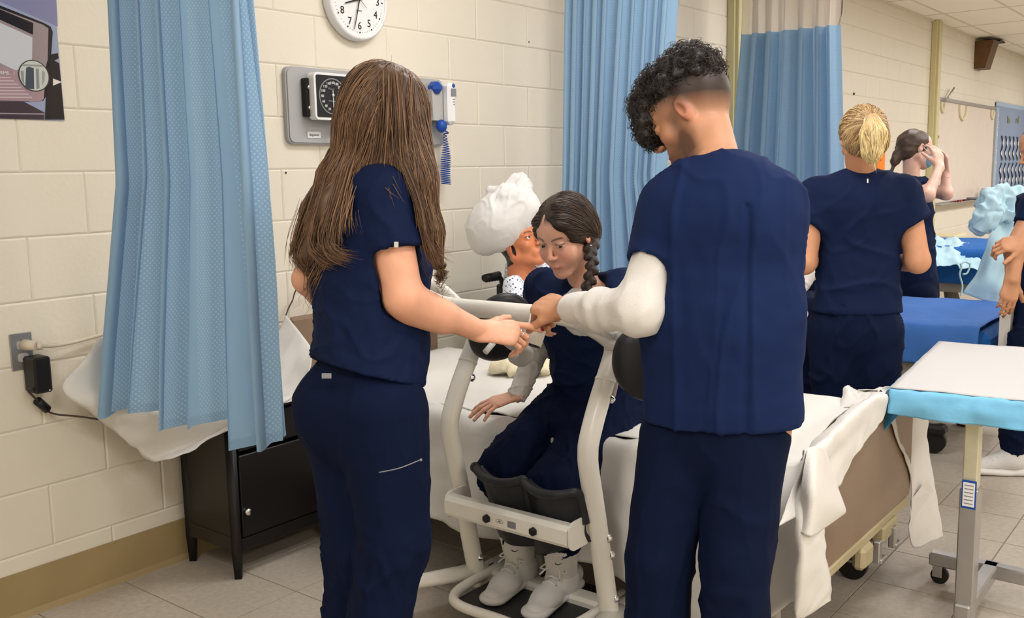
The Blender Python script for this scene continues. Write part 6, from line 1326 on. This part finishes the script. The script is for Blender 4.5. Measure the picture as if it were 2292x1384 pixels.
b = MB(); b.tube([tie+hR@A([.026*math.cos(t), -.006, .026*math.sin(t)*.8]) for t in np.linspace(0, 6.28, 16)[:-1]], .005, 8, close=True); b.build('hair_tie', M['whitep'], hh)

# ---------------------------------------------------------------- 5. masked woman raising her hands
HK = 1.; DK = 5.9; hc = pt(2050, 334, DK); hR = basis(VIEW(1, -.12, .1), VIEW(.1, 1, 0))
nk = pt(2040, 402, DK); che = pt(2042, 470, DK); wai = pt(2048, 560, DK); pel = pt(2055, 640, DK); shR, shL = pt(2058, 422, DK-.17), pt(2030, 418, DK+.17)
elR, wrR = pt(2077, 438, DK-.3), pt(2103, 374, DK-.2); elL, wrL = pt(2118, 434, DK-.05), pt(2117, 382, DK-.02)
hp, _t = hand_prims(wrR, VIEW(-.05, 1, .25), VIEW(.3, 0, -.9), 1, curl=.4, s=1.05); hp2, _t = hand_prims(wrL, VIEW(-.25, 1, -.1), VIEW(.9, 0, .2), -1, curl=.45, s=1.05)
hpR, knR, anR = pt(2058, 665, DK-.1), pt(2062, 800, DK-.1), pt(2062, 960, DK-.1); hpL, knL, anL = pt(2050, 665, DK+.1), pt(2055, 800, DK+.1), pt(2055, 955, DK+.1)
P = head_prims(hc, hR, HK)+[cap(hc+hR@A([0, -.03, -.04]), nk, .045, .05, .03)]+torso_prims(pel, wai, che, nk, shL, shR, .85)+limb(shR, elR, wrR, .046, .038, .025)+limb(shL, elL, wrL, .046, .038, .025)+hp+hp2+limb(hpR, knR, anR, .07, .05, .035)+limb(hpL, knL, anL, .07, .05, .035)
mk = body_mesh('person', P, .009, [(hc-.14, hc+.14, .005), (np.minimum(wrR, wrL)-A([.1, .1, .04]), np.maximum(wrR, wrL)+A([.1, .1, .2]), .005)], A(s2l(226, 182, 164)))
tag(mk, 'woman in a pale blue face mask raising both hands to her glasses', 'person')
sd = nrm(shL-shR)
P = [cap(pel-UZ*.06, wai, .16, .14, .05, flat=.75, side=sd), cap(wai, che, .14, .145, .05, flat=.75, side=sd), cap(shL, nk-UZ*.03, .055, .05, .05), cap(shR, nk-UZ*.03, .055, .05, .05), cap(shR, elR, .065, .06, .03, cut=(shR+(elR-shR)*.45, nrm(elR-shR))), cap(shL, elL, .065, .06, .03, cut=(shL+(elL-shL)*.45, nrm(elL-shL)))]
P += torso_prims(pel, wai, che, nk, shL, shR, .85, inf=.013)
organic('tunic', P, .011, M['navy'], mk, fold=clothf(.007, 1.8))
P = [cap(pel, pel-UZ*.08, .15, .15, .05, flat=.78, side=sd), cap(hpR, knR, .1, .085, .03), cap(knR, anR, .085, .08, .03), cap(hpL, knL, .1, .085, .03), cap(knL, anL, .085, .08, .03)]
organic('trousers', P, .012, M['navyp'], mk, cuts=[(A([0, 0, .04]), -UZ)])
for an in (anL, anR): f2 = nrm(_r*A([1, 1, 0])); an = A([an[0], an[1], .06]); organic('shoe', [cap(an-f2*.05+A([0, 0, -.02]), an+f2*.16+A([0, 0, -.02]), .042, .038, .03)], .012, M['shoe'], mk, cuts=[(A([0, 0, .003]), -UZ)])
hull = [ell(hc+hR@A([0, -.02, .035]), A([.08, .102, .086]), hR, .03), ell(hc+hR@A([0, -.06, -.02]), A([.07, .05, .06]), hR, .03), cap(hc+hR@A([0, -.11, -.05]), hc+hR@A([0, -.125, -.085]), .032, .028, .02), cap(hc+hR@A([0, -.12, -.09]), hc+hR@A([0, -.14, -.16]), .02, .008, .02), ell(hc+hR@A([0, .1, -.04]), A([.075, .06, .085]), hR, .01, 'sub')]
organic('hair', hull, .006, M['hair'], mk, fold=lambda V: .003*ridge(V, 7, 0, hR[:, 1], 4), col=lambda V: np.tile(A(s2l(72, 54, 42)), (len(V), 1))*(1+.3*noise(V, 9))[:, None])
organic('face_mask', [ell(hc+hR@A([0, .07, -.06]), A([.052, .042, .05]), hR, .02)], .006, M['mask'], mk, cuts=[(hc+hR@A([0, 0, -.018]), hR[:, 2]), (hc+hR@A([0, .045, 0]), -hR[:, 1])])
b = MB(); b.tube([hc+hR@A([.05, .06, -.03]), hc+hR@A([.074, .0, .01])], .0025, 5); b.build('mask_loop', M['whitep'], mk)
b = MB()
for g_ in (-1, 1): b.tube([hc+hR@A([g_*.034+.022*math.cos(t), .098, .004+.017*math.sin(t)]) for t in np.linspace(0, 6.28, 16)[:-1]], .0028, 6, close=True); b.tube([hc+hR@A([g_*.056, .096, .008]), hc+hR@A([g_*.078, .0, .012])], .0026, 6)
b.tube([hc+hR@A([-.012, .1, .004]), hc+hR@A([.012, .1, .004])], .0026, 6); b.build('glasses', M['glass'], mk)

# ---------------------------------------------------------------- 6. person seated behind the man, hands clasped
D6 = 4.45; nk = pt(1712, 490, D6+.05); che = pt(1745, 540, D6+.02); wai = pt(1760, 620, D6); pel = pt(1775, 672, D6+.02); shL, shR = pt(1690, 500, D6+.1), pt(1800, 520, D6-.02)
hc = pt(1660, 445, D6); hR = basis(VIEW(-.5, -.3, -.8), VIEW(0, 1, 0)); elR, wrR = pt(1812, 600, D6-.1), pt(1778, 662, D6-.22); elL, wrL = pt(1720, 610, D6-.1), pt(1765, 668, D6-.25)
hpR, knR, anR = pt(1798, 690, D6), pt(1808, 712, D6-.42), pt(1806, 880, D6-.40); hpL, knL, anL = pt(1750, 690, D6+.03), pt(1742, 715, D6-.38), pt(1745, 890, D6-.36)
hp, _t = hand_prims(wrR, VIEW(-.2, -.75, -.2), VIEW(.6, .2, -.6), -1, curl=.35, s=1.05); hp2, _t = hand_prims(wrL, VIEW(.55, -.5, -.2), VIEW(.0, .2, -.9), 1, curl=.45, s=1.05)
P = head_prims(hc, hR, 1.)+[cap(hc+hR@A([0, -.03, -.04]), nk, .045, .05, .03)]+torso_prims(pel, wai, che, nk, shL, shR, .85)+limb(shR, elR, wrR, .046, .038, .026)+limb(shL, elL, wrL, .046, .038, .026)+hp+hp2+limb(hpR, knR, anR, .075, .055, .038)+limb(hpL, knL, anL, .075, .055, .038)+foot(anR, VIEW(0, 0, -1)*A([1, 1, 0]))+foot(anL, VIEW(0, 0, -1)*A([1, 1, 0]))
for g_ in (): pass
st_ = body_mesh('person', P, .008, [(hc-.14, hc+.14, .005), (np.minimum(wrR, wrL)-.12, np.maximum(wrR, wrL)+.08, .004)], SKG)
for g_ in (-1, 1): eye_ball('eye', hc, hR, 1., g_, (0, 1, -.2), st_)
tag(st_, 'seated person with clasped hands and white sleeves, mostly hidden behind the man', 'person')
sd = nrm(shL-shR)
organic('tunic', torso_prims(pel, wai, che, nk, shL, shR, .85, inf=.013)+[cap(pel, wai, .15, .135, .05, flat=.78, side=sd), cap(wai, che, .135, .145, .05, flat=.78, side=sd), cap(shL, nk-UZ*.03, .056, .05, .05), cap(shR, nk-UZ*.03, .056, .05, .05), cap(shR, elR, .062, .06, .03, cut=(shR+(elR-shR)*.45, nrm(elR-shR))), cap(shL, elL, .062, .06, .03, cut=(shL+(elL-shL)*.45, nrm(elL-shL)))], .01, M['navy'], st_, fold=clothf(.006, 2))
organic('undershirt_sleeve', [cap(shR+(elR-shR)*.35, elR, .05, .048, .02), cap(elR, wrR, .048, .036, .02, cut=(wrR-(wrR-elR)*.08, nrm(wrR-elR)))], .007, M['white_knit'], st_, fold=clothf(.004, 4))
organic('undershirt_sleeve', [cap(shL+(elL-shL)*.35, elL, .05, .048, .02), cap(elL, wrL, .048, .036, .02, cut=(wrL-(wrL-elL)*.08, nrm(wrL-elL)))], .007, M['white_knit'], st_, fold=clothf(.004, 4))
organic('trousers', [cap(pel, pel-UZ*.04, .15, .15, .05, flat=.8, side=sd), cap(hpR, knR, .095, .082, .03), cap(knR, anR, .08, .07, .03), cap(hpL, knL, .095, .082, .03), cap(knL, anL, .08, .07, .03)], .01, M['navyp'], st_, fold=clothf(.006, 2))
organic('hair', [ell(hc+hR@A([0, -.02, .036]), A([.083, .106, .090]), hR, .03), ell(hc+hR@A([0, -.06, -.03]), A([.078, .055, .08]), hR, .03), ell(hc+hR@A([0, .1, -.04]), A([.075, .06, .085]), hR, .01, 'sub')], .009, M['hair'], st_, col=lambda V: np.tile(A(s2l(60, 44, 34)), (len(V), 1)))
for an in (anL, anR): f2 = nrm(-_f*A([1, 1, 0])); organic('shoe', [cap(an-f2*.05+A([0, 0, -.05]), an+f2*.15+A([0, 0, -.055]), .042, .038, .03)], .012, M['shoe'], st_)

# ---------------------------------------------------------------- 7. person at the right edge, hand on the footboard
D7 = 4.33; hc = pt(2336, 335, D7+.02); hR = basis(VIEW(-.9, -.25, .2), VIEW(-.1, 1, 0)); nk = pt(2335, 432, D7); che = pt(2345, 510, D7); wai = pt(2345, 620, D7); pel = pt(2335, 720, D7)
shL, shR = pt(2312, 462, D7+.17), pt(2322, 468, D7-.15)
elR, wrR = pt(2276, 590, D7-.2), pt(2262, 632, D7-.22); elL, wrL = pt(2330, 580, D7+.1), pt(2290, 548, D7-.18)
elR = pt(2272, 560, D7-.16); wrR = pt(2266, 625, D7-.17)
hp, tp = hand_prims(wrR, VIEW(-.12, -.95, .15), VIEW(-.1, .15, -.95), 1, curl=(.28, .25, .25, .28), s=1.0, spread=.03, bend2=1.2); hp2, _t = hand_prims(wrL, VIEW(-.95, .0, -.1), VIEW(-.1, .55, -.85), 1, curl=(.75, .8, .85, .85), s=1.0, bend2=1.25)
hpR, knR, anR = pt(2320, 770, D7-.1), pt(2288, 860, D7-.05), pt(2272, 982, D7+.02); hpL, knL, anL = pt(2335, 770, D7+.08), pt(2325, 880, D7+.1), pt(2330, 1000, D7+.1)
f7 = nrm(VIEW(-1, 0, .1)*A([1, 1, 0]))
SK7 = A(s2l(200, 146, 112))
P = head_prims(hc, hR, 1.03, fem=False)+[cap(hc+hR@A([0, -.03, -.04]), nk, .055, .06, .03)]+torso_prims(pel, wai, che, nk, shL, shR, .95)+limb(shR, elR, wrR, .054, .044, .029)+limb(shL, elL, wrL, .052, .042, .029)+hp+hp2+limb(hpR, knR, anR, .085, .06, .04)+limb(hpL, knL, anL, .085, .06, .04)
rm = body_mesh('person', P, .008, [(np.minimum(wrR, wrL)-.12, np.maximum(wrR, wrL)+.1, .0035), (hc-.15, hc+.15, .005)], SK7)
tag(rm, 'person in navy scrubs at the right frame edge, hand on a bed footboard', 'person')
sd = nrm(shL-shR)
organic('tunic', torso_prims(pel, wai, che, nk, shL, shR, .95, inf=.013)+[cap(pel-UZ*.05, wai, .16, .15, .05, flat=.8, side=sd), cap(wai, che, .15, .16, .05, flat=.8, side=sd), cap(shL, nk-UZ*.03, .06, .05, .05), cap(shR, nk-UZ*.03, .06, .05, .05), cap(shR, elR, .068, .066, .03, cut=(shR+(elR-shR)*.42, nrm(elR-shR))), cap(shL, elL, .068, .064, .03, cut=(shL+(elL-shL)*.5, nrm(elL-shL)))], .009, M['navy'], rm, fold=clothf(.006, 2))
organic('trousers', [cap(pel, pel-UZ*.06, .155, .155, .05, flat=.8, side=sd), cap(hpR, knR, .11, .085, .03), cap(knR, anR-UZ*.03, .078, .062, .03), cap(hpL, knL, .105, .085, .03), cap(knL, anL+UZ*.02, .078, .062, .03)], .009, M['navyp'], rm, fold=clothf(.007, 2.5), cuts=[(A([0, 0, .10]), -UZ)])
organic('hair', [ell(hc+hR@A([0, -.02, .040]), A([.086, .106, .090]), hR, .03), ell(hc+hR@A([0, -.055, -.015]), A([.078, .055, .06]), hR, .03), ell(hc+hR@A([0, .1, -.04]), A([.075, .06, .085]), hR, .01, 'sub')], .009, M['hair'], rm, fold=lambda V: .004*noise(V, 9), col=lambda V: np.tile(A(s2l(44, 34, 30)), (len(V), 1)))
for an in (anR, anL):
    g0 = A([an[0], an[1], 0]); s_ = A([-f7[1], f7[0], 0])
    sh = organic('sneaker', [cap(g0-f7*.06+UZ*.065, g0+f7*.02+UZ*.07, .042, .045, .03), cap(g0+f7*.02+UZ*.07, g0+f7*.15+UZ*.035, .044, .034, .03), cap(g0+UZ*.12, g0+UZ*.07, .05, .05, .02)], .007, M['shoe2'], rm, cuts=[(g0+UZ*.03, -UZ), (g0+UZ*.125, nrm(UZ-f7*.2))])
    organic('sole', [cap(g0-f7*.07+UZ*.02, g0+f7*.05+UZ*.014, .05, .042, .02, flat=.55, n=UZ), cap(g0+f7*.05+UZ*.014, g0+f7*.16+UZ*.022, .043, .045, .02, flat=.5, n=UZ)], .006, M['sole'], sh, cuts=[(g0+UZ*.002, -UZ)])
    b = MB()
    for k in range(5): c0 = g0+f7*(.03+.024*k)+UZ*(.118-.012*k); b.tube([c0-s_*.03-UZ*.008, c0, c0+s_*.03-UZ*.008], .004, 6)
    b.build('laces', M['white_knit'], sh)

# ---------------------------------------------------------------- 8. the mannequin in the wheelchair, linen bag on its head
DM = 4.32; hc = pt(1166, 548, DM); hR = basis(VIEW(.62, .32, -.62), VIEW(-.42, 1, .15)); nk = pt(1160, 640, DM+.03); che = pt(1168, 700, DM); wai = pt(1190, 780, DM); pel = A([3.68, 2.58, .56])
che = A([3.56, 2.6, .83]); wai = A([3.62, 2.6, .66]); nk = pt(1168, 628, DM+.02); shL, shR = A([3.60, 2.78, .92]), A([3.60, 2.42, .90])
SKN = A(s2l(206, 128, 88)); elL, wrL, elR, wrR = A([3.62, 2.86, .72]), A([3.84, 2.8, .7]), A([3.64, 2.36, .72]), A([3.86, 2.4, .7])
hp, _t = hand_prims(wrL, (1, 0, -.1), (0, 0, 1), 1, curl=.3); hp2, _t = hand_prims(wrR, (1, 0, -.1), (0, 0, 1), -1, curl=.3)
hpR, knR, anR, hpL, knL, anL = A([3.7, 2.5, .56]), A([3.95, 2.5, .58]), A([3.98, 2.5, .16]), A([3.7, 2.7, .56]), A([3.95, 2.7, .58]), A([3.98, 2.7, .16])
P = head_prims(hc, hR, 1.06, fem=False, jaw=1.15)+[cap(hc+hR@A([0, -.03, -.04]), nk, .06, .062, .03)]+torso_prims(pel, wai, che, nk, shL, shR, .9)+limb(shL, elL, wrL, .05, .04, .028)+limb(shR, elR, wrR, .05, .04, .028)+hp+hp2+limb(hpR, knR, anR, .075, .055, .04)+limb(hpL, knL, anL, .075, .055, .04)+foot(anR, (1, 0, 0), .8)+foot(anL, (1, 0, 0), .8)
def scalpn(L):
    x, y, z = L.T; line = .062-np.clip((.055-y), 0, 1)*0; w = ((z > .062) | ((y < .045) & (z > .012)) | ((y < .012) & (z > -.045)) | ((y < -.02) & (z > -.07))); ear = (np.abs(x) > .07) & (y < .012) & (y > -.028) & (z < .022); return (w & ~ear)*1., A(s2l(26, 24, 24))
hcn = head_cols(hc, hR, 1.06, SKN, lips=(170, 84, 64), brow=(26, 22, 22), scalp=scalpn, blush=.0)
mq = body_mesh('mannequin', P, .008, [(hc-.15, hc+.15, .0032)], SKN, lambda V, c: np.where((np.linalg.norm(V-hc, axis=1) < .165)[:, None], hcn(V), c), bmat=M['plastic_skin'])
tag(mq, 'orange-brown training mannequin with painted black hair, propped by the wall', 'mannequin')
for g_ in (-1, 1): eye_ball('eye', hc, hR, 1.06, g_, (0, 1, .1), mq, iris=(50, 40, 36))
sd = nrm(shL-shR)
organic('patterned_gown', [cap(pel, wai, .16, .15, .05, flat=.8, side=sd), cap(wai, che, .15, .16, .05, flat=.8, side=sd), cap(shL, nk-UZ*.05, .07, .06, .05), cap(shR, nk-UZ*.05, .07, .06, .05), cap(shL, elL, .075, .07, .03), cap(shR, elR, .075, .07, .03), cap(pel, knR, .12, .1, .05), cap(pel, knL, .12, .1, .05), cap(pt(1150, 640, 4.22), pt(1165, 700, 4.15), .05, .07, .05)], .009, M['gowndots'], mq, fold=clothf(.007, 2.5))
# linen bag
bc = pt(1122, 496, DM+.0)
P = [ell(bc, A([.15, .13, .135]), np.stack([nrm(_r+.5*_u), _f, nrm(_u-.5*_r)], 1), .04), ell(pt(1088, 515, DM+.03), .088, k=.05), ell(pt(1160, 465, DM-.02), .09, k=.05), ell(pt(1080, 545, DM+.06), (.05, .05, .05), k=.05)]
P += [cap(pt(1140, 430, DM), pt(1158, 408, DM), .045, .04, .02), cap(pt(1150, 415, DM), pt(1170, 400, DM), .03, .026, .015), cap(pt(1165, 398, DM), pt(1172, 418, DM), .022, .02, .01), cap(pt(1095, 425, DM-.03), pt(1140, 428, DM-.05), .02, .028, .015), cap(pt(1172, 420, DM-.03), pt(1190, 465, DM-.04), .03, .04, .02), cap(pt(1128, 440, DM-.09), pt(1160, 438, DM-.09), .025, .03, .02)]
bf = clothf(.011, 2.6, VIEW(.5, 1, 0), .002, st=1.6)
organic('linen_bag', P, .0065, M['linen'], None, fold=lambda V: bf(V)*(.25+.6*np.clip((V[:, 2]-1.22)/.1, 0, 1)))
tag(bpy.data.objects['linen_bag'], 'bulging white linen bag tied on top, resting on the mannequin\'s head', 'bag')
